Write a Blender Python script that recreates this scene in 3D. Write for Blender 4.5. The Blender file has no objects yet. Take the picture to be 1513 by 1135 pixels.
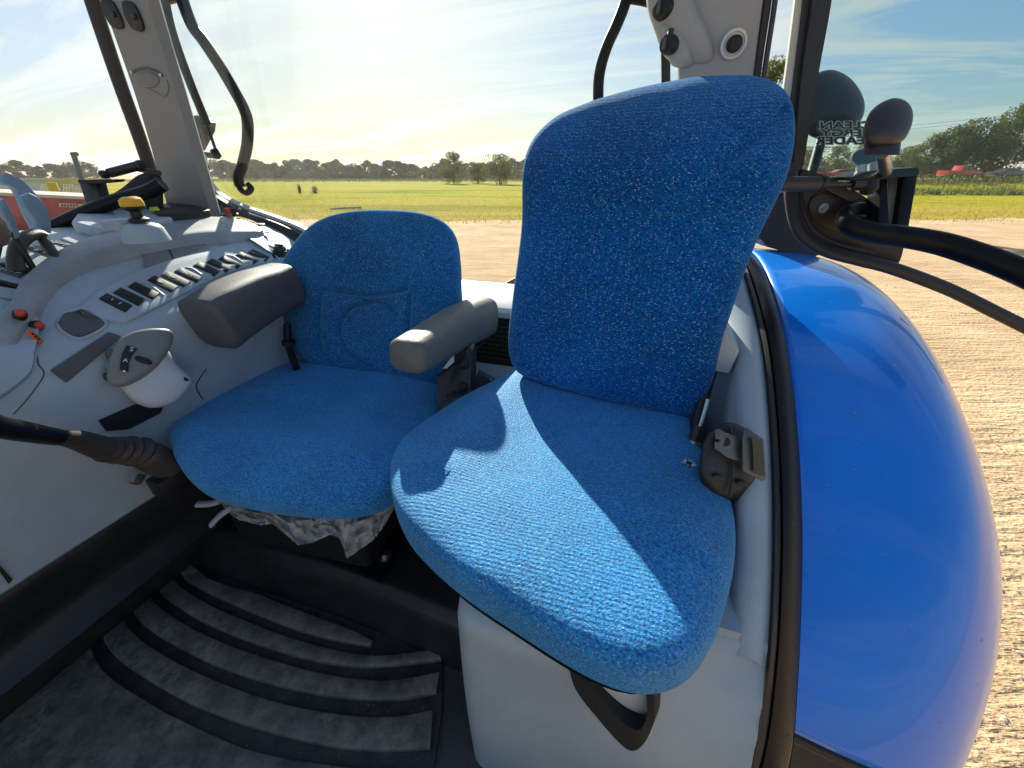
import bpy, bmesh, math, random
from mathutils import Vector, Matrix, noise
from mathutils.bvhtree import BVHTree
random.seed(7)
PI = math.pi
scene = bpy.context.scene
COL = scene.collection
# ---------------------------------------------------------------- camera, sky, sun, exposure
PITCH, YAW, FOC = math.radians(28.6), math.radians(18.5), 568.0
CP, SP, CY, SY = math.cos(PITCH), math.sin(PITCH), math.cos(YAW), math.sin(YAW)
RV = Vector((CY, SY, 0)); FV = Vector((-SY, CY, 0)); UZ = Vector((0, 0, 1))
cam_d = bpy.data.cameras.new('camera'); cam = bpy.data.objects.new('camera', cam_d); COL.objects.link(cam)
cam_d.sensor_fit = 'HORIZONTAL'; cam_d.sensor_width = 36.0; cam_d.lens = 36.0*FOC/1513.0
cam_d.clip_start = 0.02; cam_d.clip_end = 3000
cam.location = (0, 0, 0); cam.rotation_euler = (PI/2-PITCH, 0, YAW)
scene.camera = cam
SUN_EL, SUN_OFF = math.radians(26.5), math.radians(15.5)      # sun stands ahead, a little left of the view
sun_h = (FV*math.cos(SUN_OFF) - RV*math.sin(SUN_OFF))
SUNV = (sun_h*math.cos(SUN_EL) + UZ*math.sin(SUN_EL)).normalized()
sd = bpy.data.lights.new('sun', 'SUN'); sd.energy = 5.0; sd.angle = math.radians(0.55); sd.color = (1, .93, .80)
so = bpy.data.objects.new('sun', sd); COL.objects.link(so); so.rotation_euler = SUNV.to_track_quat('Z', 'Y').to_euler()
so.location = (0, 0, 8)
world = bpy.data.worlds.new('World'); scene.world = world; world.use_nodes = True
wn = world.node_tree.nodes; wl = world.node_tree.links
for n in list(wn): wn.remove(n)
w_out = wn.new('ShaderNodeOutputWorld'); w_bg = wn.new('ShaderNodeBackground'); w_bg.inputs['Strength'].default_value = .10
sky = wn.new('ShaderNodeTexSky'); sky.sky_type = 'NISHITA'; sky.sun_disc = False
sky.sun_elevation = SUN_EL; sky.sun_rotation = math.atan2(SUNV.x, SUNV.y)
sky.air_density = 1.0; sky.dust_density = 1.2; sky.ozone_density = 1.5; sky.altitude = 100
def wnode(t, **k):
    n = wn.new(t)
    for a, b in k.items(): setattr(n, a, b)
    return n
tc = wnode('ShaderNodeTexCoord')
sepw = wnode('ShaderNodeSeparateXYZ'); wl.new(tc.outputs['Generated'], sepw.inputs[0])
zc = wnode('ShaderNodeMath', operation='MAXIMUM'); wl.new(sepw.outputs['Z'], zc.inputs[0]); zc.inputs[1].default_value = 0.0
za = wnode('ShaderNodeMath', operation='ADD'); wl.new(zc.outputs[0], za.inputs[0]); za.inputs[1].default_value = .13
dx = wnode('ShaderNodeMath', operation='DIVIDE'); wl.new(sepw.outputs['X'], dx.inputs[0]); wl.new(za.outputs[0], dx.inputs[1])
dy = wnode('ShaderNodeMath', operation='DIVIDE'); wl.new(sepw.outputs['Y'], dy.inputs[0]); wl.new(za.outputs[0], dy.inputs[1])
cmb = wnode('ShaderNodeCombineXYZ'); wl.new(dx.outputs[0], cmb.inputs[0]); wl.new(dy.outputs[0], cmb.inputs[1])
mpw = wnode('ShaderNodeMapping'); mpw.inputs['Rotation'].default_value = (0, 0, .5); mpw.inputs['Scale'].default_value = (.30, 1.0, 1)
wl.new(cmb.outputs[0], mpw.inputs[0])
nzw = wnode('ShaderNodeTexNoise'); nzw.inputs['Scale'].default_value = 1.5; nzw.inputs['Detail'].default_value = 9
nzw.inputs['Roughness'].default_value = .63; nzw.inputs['Distortion'].default_value = 1.1; wl.new(mpw.outputs[0], nzw.inputs['Vector'])
rpw = wnode('ShaderNodeValToRGB'); rpw.color_ramp.elements[0].position = .46; rpw.color_ramp.elements[1].position = .60
rpw.color_ramp.elements[0].color = (0, 0, 0, 1); rpw.color_ramp.elements[1].color = (.95, .95, .95, 1)
wl.new(nzw.outputs['Fac'], rpw.inputs[0])
# thin cloud is lit by the sky behind it: brighten and desaturate the sky colour where there is cloud
bw = wnode('ShaderNodeRGBToBW'); wl.new(sky.outputs[0], bw.inputs[0])
cmul = wnode('ShaderNodeVectorMath', operation='SCALE'); cmul.inputs['Scale'].default_value = 1.0
ccol = wnode('ShaderNodeMix', data_type='RGBA', blend_type='MULTIPLY'); ccol.inputs[0].default_value = 1
wl.new(bw.outputs[0], ccol.inputs[6]); ccol.inputs[7].default_value = (1.35, 1.32, 1.2, 1)
addc = wnode('ShaderNodeMix', data_type='RGBA', blend_type='ADD'); addc.inputs[0].default_value = 1
wl.new(ccol.outputs[2], addc.inputs[6]); addc.inputs[7].default_value = (1.6, 1.65, 1.65, 1)
mixw = wnode('ShaderNodeMix', data_type='RGBA'); wl.new(rpw.outputs[0], mixw.inputs[0]); wl.new(sky.outputs[0], mixw.inputs[6]); wl.new(addc.outputs[2], mixw.inputs[7])
# thin high haze evens the sky out: soft shoulder on its brightness
lum = wnode('ShaderNodeRGBToBW'); wl.new(mixw.outputs[2], lum.inputs[0])
den = wnode('ShaderNodeMath', operation='MULTIPLY_ADD'); wl.new(lum.outputs[0], den.inputs[0]); den.inputs[1].default_value = .12; den.inputs[2].default_value = 1.0
inv = wnode('ShaderNodeMath', operation='DIVIDE'); inv.inputs[0].default_value = .90; wl.new(den.outputs[0], inv.inputs[1])
shd = wnode('ShaderNodeVectorMath', operation='SCALE'); wl.new(mixw.outputs[2], shd.inputs[0]); wl.new(inv.outputs[0], shd.inputs['Scale'])
hsv = wnode('ShaderNodeHueSaturation'); hsv.inputs['Saturation'].default_value = 1.12; wl.new(shd.outputs[0], hsv.inputs['Color'])
tint = wnode('ShaderNodeMix', data_type='RGBA', blend_type='MULTIPLY'); tint.inputs[0].default_value = 1; wl.new(hsv.outputs[0], tint.inputs[6]); tint.inputs[7].default_value = (.88, .98, 1.07, 1); wl.new(tint.outputs[2], w_bg.inputs['Color']); wl.new(w_bg.outputs[0], w_out.inputs['Surface'])
vs = scene.view_settings; vs.view_transform = 'Standard'; vs.look = 'None'; vs.exposure = 1.05; vs.gamma = 1.0; vs.use_curve_mapping = False
scene.cycles.max_bounces = 8; scene.cycles.transparent_max_bounces = 12; scene.cycles.caustics_reflective = False; scene.cycles.caustics_refractive = False

# ---------------------------------------------------------------- placing by sight line
def ray(px, py):
    a = (px-756.5)/FOC; b = (567.5-py)/FOC
    return RV*a + FV*(CP+SP*b) + UZ*(CP*b-SP)
def at(px, py, X=None, Y=None, Z=None, d=None):
    r = ray(px, py)
    if X is not None: d = X/r.x
    elif Y is not None: d = Y/r.y
    elif Z is not None: d = Z/r.z
    return r*d
def atp(px, py, pl):
    p0, n = pl; r = ray(px, py)
    return r*(p0.dot(n)/r.dot(n))
def ats(pts, **k): return [at(x, y, **k) for x, y in pts]
def atps(pts, pl): return [atp(x, y, pl) for x, y in pts]
def onto(bvh, px, py, off=0.0):
    r = ray(px, py).normalized(); h = bvh.ray_cast(Vector((0, 0, 0)), r)
    p, n = h[0], h[1]
    if p is None: raise RuntimeError('no hit %s %s' % (px, py))
    if n.dot(r) > 0: n = -n
    return p+n*off, n

# ---------------------------------------------------------------- materials
MATS = {}
def mat(name, col, rough=.5, metal=0, bump=0, bscale=200, var=0, vscale=8, coat=0, sheen=0, col2=None, spec=.5, sheen_tint=None, detail=4, bd=.002):
    if name in MATS: return MATS[name]
    m = bpy.data.materials.new(name); m.use_nodes = True; N = m.node_tree.nodes; L = m.node_tree.links
    b = N['Principled BSDF']; b.inputs['Base Color'].default_value = (*col, 1); b.inputs['Roughness'].default_value = rough
    b.inputs['Metallic'].default_value = metal; b.inputs['Specular IOR Level'].default_value = spec
    if coat: b.inputs['Coat Weight'].default_value = coat; b.inputs['Coat Roughness'].default_value = .04
    if sheen:
        b.inputs['Sheen Weight'].default_value = sheen; b.inputs['Sheen Roughness'].default_value = .35
        b.inputs['Sheen Tint'].default_value = (*(sheen_tint or (1, 1, 1)), 1)
    t = N.new('ShaderNodeTexCoord')
    if bump:
        n = N.new('ShaderNodeTexNoise'); n.inputs['Scale'].default_value = bscale; n.inputs['Detail'].default_value = detail
        L.new(t.outputs['Object'], n.inputs['Vector']); bp = N.new('ShaderNodeBump'); bp.inputs['Strength'].default_value = bump; bp.inputs['Distance'].default_value = bd
        L.new(n.outputs['Fac'], bp.inputs['Height']); L.new(bp.outputs[0], b.inputs['Normal'])
    if var:
        n = N.new('ShaderNodeTexNoise'); n.inputs['Scale'].default_value = vscale; n.inputs['Detail'].default_value = 6; n.inputs['Roughness'].default_value = .65
        L.new(t.outputs['Object'], n.inputs['Vector']); r = N.new('ShaderNodeValToRGB'); r.color_ramp.elements[0].position = .35; r.color_ramp.elements[1].position = .68
        c2 = col2 or tuple(min(1, c*(1+var)) for c in col); c1 = col if col2 else tuple(c*(1-var) for c in col)
        r.color_ramp.elements[0].color = (*c1, 1); r.color_ramp.elements[1].color = (*c2, 1)
        L.new(n.outputs['Fac'], r.inputs[0]); L.new(r.outputs[0], b.inputs['Base Color'])
        rr = N.new('ShaderNodeMapRange'); rr.inputs[3].default_value = max(0, rough-.08); rr.inputs[4].default_value = min(1, rough+.1)
        L.new(n.outputs['Fac'], rr.inputs[0]); L.new(rr.outputs[0], b.inputs['Roughness'])
    MATS[name] = m; return m

grey = mat('grey_moulded_plastic', (.375, .435, .475), .48, bump=.5, bscale=420, var=.09, vscale=7, bd=.0006)
grey_l = mat('pale_grey_plastic', (.56, .58, .59), .45, bump=.2, bscale=900, var=.05, vscale=6, bd=.0006)
grey_pod = mat('taupe_grey_plastic', (.20, .205, .20), .38, bump=.15, bscale=900, bd=.0005)
grey_arch = mat('worn_grey_plastic', (.30, .315, .325), .42, bump=.3, bscale=700, var=.14, vscale=14, bd=.0006)
pad_grey = mat('charcoal_grained_vinyl', (.09, .088, .09), .55, bump=.6, bscale=420, var=.08, vscale=9, bd=.001)
arm_grey = mat('dusty_grained_armrest_vinyl', (.15, .147, .13), .5, bump=.7, bscale=380, var=.2, vscale=11, bd=.001)
black = mat('black_plastic', (.018, .018, .019), .42, bump=.25, bscale=500, var=.25, vscale=12, bd=.0006)
deep = mat('dark_recess_plastic', (.008, .008, .009), .55)
gloss = mat('gloss_black_paint', (.008, .008, .009), .36, coat=.0, spec=.18, bump=.05, bscale=60, var=.3, vscale=20, bd=.0004)
seal = mat('black_rubber_seal', (.022, .019, .018), .5, bump=.3, bscale=300, var=.3, vscale=15, bd=.0006)
metal_m = mat('zinc_metal', (.55, .55, .53), .35, metal=1, bump=.2, bscale=200)
steel_dk = mat('dark_steel', (.06, .058, .055), .45, metal=.4, bump=.2, bscale=200, var=.3, vscale=20)
yellow = mat('yellow_knob_plastic', (.80, .42, .012), .4, bump=.2, bscale=600, bd=.0005)
yelgrn = mat('lime_button_plastic', (.62, .60, .04), .4)
red_p = mat('red_button_plastic', (.62, .06, .035), .35)
orange = mat('orange_symbol', (.75, .12, .02), .5)
white_p = mat('white_print', (.8, .8, .8), .5)
bluegrey = mat('blue_grey_lever_plastic', (.17, .26, .35), .38, bump=.15, bscale=500, bd=.0005)
strap_m = mat('black_webbing', (.012, .012, .013), .7, bump=.8, bscale=900)
ivory = mat('aged_ivory_plastic', (.55, .54, .47), .5)

def fabric_mat(name, base, base2, ribs, sheen, gl=.15, ro=.85):
    m = bpy.data.materials.new(name); m.use_nodes = True; N = m.node_tree.nodes; L = m.node_tree.links
    b = N['Principled BSDF']; b.inputs['Roughness'].default_value = ro; b.inputs['Specular IOR Level'].default_value = gl; b.inputs['Specular Tint'].default_value = (.22, .70, 1, 1)
    b.inputs['Sheen Weight'].default_value = sheen; b.inputs['Sheen Roughness'].default_value = .42; b.inputs['Sheen Tint'].default_value = (.35, .75, 1, 1)
    t = N.new('ShaderNodeTexCoord')
    # pile: small scale mottling
    n1 = N.new('ShaderNodeTexNoise'); n1.inputs['Scale'].default_value = 340; n1.inputs['Detail'].default_value = 3; n1.inputs['Roughness'].default_value = .7; L.new(t.outputs['Object'], n1.inputs['Vector'])
    r1 = N.new('ShaderNodeValToRGB'); r1.color_ramp.elements[0].position = .37; r1.color_ramp.elements[1].position = .63
    r1.color_ramp.elements[0].color = (*base, 1); r1.color_ramp.elements[1].color = (*base2, 1); L.new(n1.outputs['Fac'], r1.inputs[0])
    # large scale wear
    n2 = N.new('ShaderNodeTexNoise'); n2.inputs['Scale'].default_value = 7; n2.inputs['Detail'].default_value = 5; L.new(t.outputs['Object'], n2.inputs['Vector'])
    mr = N.new('ShaderNodeMapRange'); mr.inputs[1].default_value = .3; mr.inputs[2].default_value = .7; mr.inputs[3].default_value = .74; mr.inputs[4].default_value = 1.22; L.new(n2.outputs['Fac'], mr.inputs[0])
    mm = N.new('ShaderNodeVectorMath'); mm.operation = 'SCALE'; L.new(r1.outputs[0], mm.inputs[0]); L.new(mr.outputs[0], mm.inputs['Scale'])
    # pale slivers woven in at two diagonals
    fac = None
    for rot, sc in (((.3, .2, .8), (175, 720, 420)), ((.2, -.4, -.75), (190, 760, 440))):
        mp = N.new('ShaderNodeMapping'); mp.inputs['Rotation'].default_value = rot; mp.inputs['Scale'].default_value = sc; L.new(t.outputs['Object'], mp.inputs[0])
        v = N.new('ShaderNodeTexVoronoi'); v.inputs['Scale'].default_value = .95; v.inputs['Randomness'].default_value = .9; L.new(mp.outputs[0], v.inputs['Vector'])
        s = N.new('ShaderNodeMapRange'); s.inputs[1].default_value = .14; s.inputs[2].default_value = .28; s.inputs[3].default_value = 1; s.inputs[4].default_value = 0; L.new(v.outputs['Distance'], s.inputs[0])
        # only some cells carry one
        sp = N.new('ShaderNodeSeparateColor'); L.new(v.outputs['Color'], sp.inputs[0])
        g = N.new('ShaderNodeMath'); g.operation = 'GREATER_THAN'; g.inputs[1].default_value = .68; L.new(sp.outputs[0], g.inputs[0])
        k = N.new('ShaderNodeMath'); k.operation = 'MULTIPLY'; L.new(s.outputs[0], k.inputs[0]); L.new(g.outputs[0], k.inputs[1])
        if fac is None: fac = k
        else:
            q = N.new('ShaderNodeMath'); q.operation = 'MAXIMUM'; L.new(fac.outputs[0], q.inputs[0]); L.new(k.outputs[0], q.inputs[1]); fac = q
    f2 = N.new('ShaderNodeMath'); f2.operation = 'MULTIPLY'; f2.inputs[1].default_value = .8; L.new(fac.outputs[0], f2.inputs[0])
    mx = N.new('ShaderNodeMix'); mx.data_type = 'RGBA'; L.new(f2.outputs[0], mx.inputs[0]); L.new(mm.outputs[0], mx.inputs[6]); mx.inputs[7].default_value = (.50, .68, .80, 1)
    L.new(mx.outputs[2], b.inputs['Base Color'])
    w = N.new('ShaderNodeTexWave'); w.wave_type = 'BANDS'; w.bands_direction = ribs; w.inputs['Scale'].default_value = 62; w.inputs['Distortion'].default_value = 1.2; w.inputs['Detail'].default_value = 2; w.inputs['Detail Scale'].default_value = 2
    L.new(t.outputs['Object'], w.inputs['Vector'])
    ad = N.new('ShaderNodeMath'); ad.operation = 'MULTIPLY_ADD'; ad.inputs[1].default_value = .16; L.new(w.outputs['Fac'], ad.inputs[0]); L.new(n1.outputs['Fac'], ad.inputs[2])
    bp = N.new('ShaderNodeBump'); bp.inputs['Strength'].default_value = 1.0; bp.inputs['Distance'].default_value = .0028; L.new(ad.outputs[0], bp.inputs['Height'])
    L.new(bp.outputs[0], b.inputs['Normal'])
    return m
fab_b = fabric_mat('blue_knit_fabric', (.001, .035, .18), (.010, .17, .52), 'Z', .45)
fab_d = fabric_mat('blue_twill_fabric', (.003, .06, .22), (.03, .22, .50), 'DIAGONAL', .55)
fab_s = fabric_mat('blue_seat_fabric', (.001, .065, .28), (.035, .33, .76), 'Y', .6, 1.0, .50)

def glass_mat(name, tint, refl=.1, dust=.12, seed=0):
    m = bpy.data.materials.new(name); m.use_nodes = True; N = m.node_tree.nodes; L = m.node_tree.links
    for n in list(N): N.remove(n)
    o = N.new('ShaderNodeOutputMaterial'); tr = N.new('ShaderNodeBsdfTransparent'); tr.inputs[0].default_value = (*tint, 1)
    gl = N.new('ShaderNodeBsdfGlossy'); gl.inputs['Roughness'].default_value = .02
    fr = N.new('ShaderNodeFresnel'); fr.inputs[0].default_value = 1.45
    mf = N.new('ShaderNodeMath'); mf.operation = 'MULTIPLY'; mf.inputs[1].default_value = refl; L.new(fr.outputs[0], mf.inputs[0])
    mx = N.new('ShaderNodeMixShader'); L.new(mf.outputs[0], mx.inputs[0]); L.new(tr.outputs[0], mx.inputs[1]); L.new(gl.outputs[0], mx.inputs[2])
    t = N.new('ShaderNodeTexCoord')
    # dust film with fine specks and a few wiper scratches
    v = N.new('ShaderNodeTexVoronoi'); v.inputs['Scale'].default_value = 170; L.new(t.outputs['Object'], v.inputs['Vector'])
    s = N.new('ShaderNodeMapRange'); s.inputs[1].default_value = .03; s.inputs[2].default_value = .16; s.inputs[3].default_value = 1; s.inputs[4].default_value = 0; L.new(v.outputs['Distance'], s.inputs[0])
    n = N.new('ShaderNodeTexNoise'); n.inputs['Scale'].default_value = 5; n.inputs['Detail'].default_value = 5; L.new(t.outputs['Object'], n.inputs['Vector'])
    r = N.new('ShaderNodeMapRange'); r.inputs[1].default_value = .50; r.inputs[2].default_value = .72; r.inputs[3].default_value = 0.02; r.inputs[4].default_value = .8; L.new(n.outputs['Fac'], r.inputs[0])
    k = N.new('ShaderNodeMath'); k.operation = 'MULTIPLY'; L.new(s.outputs[0], k.inputs[0]); L.new(r.outputs[0], k.inputs[1])
    k2 = N.new('ShaderNodeMath'); k2.operation = 'MULTIPLY_ADD'; k2.inputs[1].default_value = dust*2.5; k2.inputs[2].default_value = 0; L.new(k.outputs[0], k2.inputs[0])
    df = N.new('ShaderNodeBsdfTranslucent'); df.inputs[0].default_value = (.75, .74, .68, 1)
    m2 = N.new('ShaderNodeMixShader'); L.new(k2.outputs[0], m2.inputs[0]); L.new(mx.outputs[0], m2.inputs[1]); L.new(df.outputs[0], m2.inputs[2])
    L.new(m2.outputs[0], o.inputs['Surface']); return m
glass = glass_mat('dusty_window_glass', (.95, .97, .96), dust=.08)
glass_door = glass_mat('tinted_door_glass', (.80, .88, .87), refl=.3, dust=.02)

# ---------------------------------------------------------------- object helpers
def finish(me, smooth=40):
    if smooth:
        me.polygons.foreach_set('use_smooth', [True]*len(me.polygons)); me.set_sharp_from_angle(angle=math.radians(smooth))
def root_loc(p):
    l = Vector((0, 0, 0))
    while p is not None: l += p.location; p = p.parent
    return l
def obj(name, bm, m, parent=None, loc=None, smooth=40, label=None, cat=None, group=None, kind=None, fix=True):
    """links bm (world coordinates) as one object; origin = its thing's base"""
    if fix: bmesh.ops.recalc_face_normals(bm, faces=bm.faces)
    base = root_loc(parent) if parent is not None else Vector(loc) if loc is not None else Vector((0, 0, 0))
    me = bpy.data.meshes.new(name); bmesh.ops.translate(bm, verts=bm.verts, vec=-base); bm.to_mesh(me); bm.free()
    me.materials.append(m); finish(me, smooth)
    o = bpy.data.objects.new(name, me); COL.objects.link(o)
    if parent is not None: o.parent = parent
    elif loc is not None: o.location = loc
    return tag(o, label, cat, group, kind)
def tag(o, label=None, cat=None, group=None, kind=None):
    if label: o['label'] = label
    if cat: o['category'] = cat
    if group: o['group'] = group
    if kind: o['kind'] = kind
    return o
def thing(name, label, cat, loc, group=None):
    o = bpy.data.objects.new(name, None); o.empty_display_size = .05; COL.objects.link(o); o.location = loc
    return tag(o, label, cat, group)
def copy_tree(o, parent=None):
    c = o.copy(); COL.objects.link(c)
    if parent is not None: c.parent = parent
    for ch in list(o.children): copy_tree(ch, c)
    return c

# ---------------------------------------------------------------- shape helpers (all add to a bmesh)
def B(): return bmesh.new()
def cr(pts, n, closed=False):
    """Catmull-Rom through pts, n samples"""
    P = [Vector(p) for p in pts]; m = len(P); out = []
    segs = m if closed else m-1
    for i in range(n):
        t = i/n*segs if closed else i/(n-1)*segs
        k = min(int(t), segs-1); u = t-k
        if closed: a, b, c, d = P[(k-1) % m], P[k % m], P[(k+1) % m], P[(k+2) % m]
        else: a, b, c, d = P[max(k-1, 0)], P[k], P[min(k+1, m-1)], P[min(k+2, m-1)]
        out.append(.5*((2*b)+(c-a)*u+(2*a-5*b+4*c-d)*u*u+(3*b-a-3*c+d)*u**3))
    return out
def even(pts, n, closed=True):
    """resample polyline evenly by length"""
    P = list(pts)+([pts[0]] if closed else []); L = [0]
    for i in range(1, len(P)): L.append(L[-1]+(P[i]-P[i-1]).length)
    out = []; k = 0
    for i in range(n):
        s = L[-1]*i/(n if closed else n-1)
        while k < len(L)-2 and L[k+1] < s: k += 1
        f = (s-L[k])/max(1e-9, L[k+1]-L[k]); out.append(P[k].lerp(P[k+1], min(1, max(0, f))))
    return out
def skin(bm, rings, closed=True, cap=True):
    V = [[bm.verts.new(p) for p in r] for r in rings]; n = len(rings[0])
    for a, b in zip(V[:-1], V[1:]):
        for i in range(n if closed else n-1):
            j = (i+1) % n; bm.faces.new((a[i], a[j], b[j], b[i]))
    if cap and closed: bm.faces.new(V[0][::-1]); bm.faces.new(V[-1])
    return V
def frame_of(n, hint=UZ):
    n = Vector(n).normalized(); u = Vector(hint).cross(n)
    if u.length < 1e-3: u = Vector((1, 0, 0)).cross(n)
    u.normalize(); return u, n.cross(u), n
def tube(bm, pts, r, seg=12, n=None, flat=1.0, up=UZ, closed=False):
    P = cr(pts, n, closed) if n else [Vector(p) for p in pts]
    if len(pts) == 2 and not n: P = [Vector(p) for p in pts]
    rings = []; m = len(P); prev = None
    for i, p in enumerate(P):
        t = (P[min(i+1, m-1)]-P[max(i-1, 0)]).normalized()
        u = (prev - t*prev.dot(t)) if prev is not None else (Vector(up)-t*Vector(up).dot(t))
        if u.length < 1e-4: u = t.orthogonal()
        u.normalize(); prev = u; v = t.cross(u)
        rr = r if not callable(r) and not isinstance(r, (list, tuple)) else (r(i/(m-1)) if callable(r) else r[0]+(r[1]-r[0])*i/(m-1))
        rings.append([p+(u*math.cos(a)*flat+v*math.sin(a))*rr for a in [2*PI*k/seg for k in range(seg)]])
    skin(bm, rings)
def lathe(bm, p, axis, prof, seg=24, squash=None, hint=UZ):
    """prof: list of (radius, height along axis)"""
    u, v, n = frame_of(axis, hint); rings = []
    for r, h in prof:
        rings.append([p+n*h+(u*math.cos(a)*(squash or 1)+v*math.sin(a))*max(r, 1e-5) for a in [2*PI*k/seg for k in range(seg)]])
    skin(bm, rings)
def plate(bm, pts, off, bev=0, seg=2):
    """closed outline extruded by vector off, edges bevelled"""
    pts = [Vector(p) for p in pts]; a = [bm.verts.new(p) for p in pts]; b = [bm.verts.new(p+off) for p in pts]; n = len(pts); fs = []
    fs.append(bm.faces.new(a[::-1])); fs.append(bm.faces.new(b))
    for i in range(n): fs.append(bm.faces.new((a[i], a[(i+1) % n], b[(i+1) % n], b[i])))
    if bev:
        es = [e for f in fs[:2] for e in f.edges]
        bmesh.ops.bevel(bm, geom=list(set(es)), offset=bev, segments=seg, profile=.5, affect='EDGES', clamp_overlap=True)
def box(bm, c, u, v, w, bev=0, seg=2):
    """box centred c with half-axis vectors u v w"""
    c, u, v, w = Vector(c), Vector(u), Vector(v), Vector(w)
    V = [bm.verts.new(c+u*i+v*j+w*k) for k in (-1, 1) for j in (-1, 1) for i in (-1, 1)]
    F = [(0, 2, 3, 1), (4, 5, 7, 6), (0, 1, 5, 4), (2, 6, 7, 3), (0, 4, 6, 2), (1, 3, 7, 5)]
    fs = [bm.faces.new([V[i] for i in f]) for f in F]
    if bev: bmesh.ops.bevel(bm, geom=list({e for f in fs for e in f.edges}), offset=bev, segments=seg, profile=.5, affect='EDGES', clamp_overlap=True)
def aabb(bm, x0, x1, y0, y1, z0, z1, bev=0, seg=2):
    box(bm, ((x0+x1)/2, (y0+y1)/2, (z0+z1)/2), ((x1-x0)/2, 0, 0), (0, (y1-y0)/2, 0), (0, 0, (z1-z0)/2), bev, seg)
def band(bm, A, Bc, off, n=40, bev=0):
    """solid strip between two curves, thickened by off"""
    A = even(cr(A, 4*n), n, False) if len(A) > 2 else [Vector(A[0]).lerp(Vector(A[1]), i/(n-1)) for i in range(n)]
    Bc = even(cr(Bc, 4*n), n, False) if len(Bc) > 2 else [Vector(Bc[0]).lerp(Vector(Bc[1]), i/(n-1)) for i in range(n)]
    rings = []
    for a, b in zip(A, Bc):
        if bev:
            w = (b-a); l = w.length; w = w/max(l, 1e-6); t = off.length; o = off.normalized(); e = min(bev, l*.4, t*.9)
            rings.append([a, a+o*(t-e), a+o*(t-e*.3)+w*e*.3, a+o*t+w*e, b+o*t-w*e, b+o*(t-e*.3)-w*e*.3, b+o*(t-e), b])
        else: rings.append([a, a+off, b+off, b])
    skin(bm, rings)
def sheet(bm, rows):
    V = [[bm.verts.new(p) for p in r] for r in rows]
    for a, b in zip(V[:-1], V[1:]):
        for i in range(len(a)-1): bm.faces.new((a[i], a[i+1], b[i+1], b[i]))
    return V
def pillow(bm, outline, n, hf, hb, pf=3.2, pb=2.4, rings=22, N=112, disp=None, smooth=True):
    """upholstered body: a closed outline in its own plane, bulged by hf along n and hb the other way"""
    O = even(cr(outline, 400, True), N, True) if smooth else even([Vector(p) for p in outline], N, True)
    c = sum(O, Vector())/N; n = Vector(n).normalized()
    ks = [math.sin(PI/2*i/rings) for i in range(rings+1)]
    R = []
    for k in ks[1:]:
        h = hb*max(0, 1-k**pb)**(1/pb); R.append([c+(o-c)*k - n*h for o in O])
    cb = c-n*hb; F = []
    for k in ks[1:-1][::-1]:
        h = hf*max(0, 1-k**pf)**(1/pf); F.append([c+(o-c)*k + n*h for o in O])
    cf = c+n*hf
    if disp:
        F = [[disp(p) for p in r] for r in F]; cf = disp(cf)
    V = skin(bm, R+F, cap=False)
    vb = bm.verts.new(cb); vf = bm.verts.new(cf); m = N
    for i in range(m): bm.faces.new((vb, V[0][(i+1) % m], V[0][i])); bm.faces.new((vf, V[-1][i], V[-1][(i+1) % m]))
    return O, c
def loft(bm, secs, seg=28, power=3.0):
    """secs: (centre, side axis, up axis, half width, half height); superellipse sections"""
    rings = []
    for c, a, b, w, h in secs:
        r = []
        for k in range(seg):
            t = 2*PI*k/seg; cs, sn = math.cos(t), math.sin(t)
            r.append(Vector(c)+Vector(a)*w*math.copysign(abs(cs)**(2/power), cs)+Vector(b)*h*math.copysign(abs(sn)**(2/power), sn))
        rings.append(r)
    skin(bm, rings)
def disc(bm, p, n, r, h, seg=20, hint=UZ, sq=1): lathe(bm, Vector(p), n, [(r*.2, 0), (r, 0), (r, h*.8), (r*.93, h), (r*.2, h)], seg, hint=hint, squash=sq)

# ================================================================ THE CAB SHELL
FLOOR, PLAT = -.93, -.80
# console surface profile (X, Z) running along Y: wall, rounded shoulder, switch deck, lever deck
CPROF = [(-.900, -.60), (-.900, -.46), (-.900, -.37), (-.904, -.325), (-.918, -.285), (-.945, -.255), (-.985, -.232), (-1.03, -.206), (-1.08, -.175), (-1.15, -.146), (-1.25, -.130), (-1.44, -.120)]
cy0, cy1 = -.75, 1.0
def console_rows(n=60):
    rows = []
    for i in range(n+1):
        y = cy0+(cy1-cy0)*i/n
        rows.append([Vector((x, y, z)) for x, z in [tuple(v[:2]) for v in [(p.x, p.y) for p in cr([Vector((a, b, 0)) for a, b in CPROF], 44)]]])
    return rows
cons = thing('control_console', 'long grey side console with switch bank, button pod and grab rail', 'console', (-1.1, .3, FLOOR))
bm = B(); sheet(bm, console_rows()); bm.normal_update()
CBVH = BVHTree.FromBMesh(bm)
aabb(bm, -1.46, -1.43, cy0, cy1, -.60, -.121)
obj('console_body', bm, grey, cons, smooth=50, fix=False)
SURF = [CBVH]
def bvh_of(*objs):
    V = []; F = []
    for o in objs:
        k = len(V); l = root_loc(o); V += [v.co+l for v in o.data.vertices]; F += [[i+k for i in p.vertices] for p in o.data.polygons]
    return BVHTree.FromPolygons(V, F)
def onc(px, py, off=0.0):
    """nearest console surface on the sight line (falls back to the lever deck level)"""
    r = ray(px, py).normalized(); best = None
    for t in SURF:
        h = t.ray_cast(Vector((0, 0, 0)), r)
        if h[0] is not None and (best is None or h[3] < best[2]): best = (h[0], h[1], h[3])
    if best is None: p = at(px, py, Z=-.121); n = UZ.copy()
    else: p, n = best[0], best[1]
    if n.dot(r) > 0: n = -n
    return p+n*off, n
def cpts(pts, off=0.0): return [onc(x, y, off)[0] for x, y in pts]
def V2(pts): return [Vector((x, y, 0)) for x, y in pts]
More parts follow.
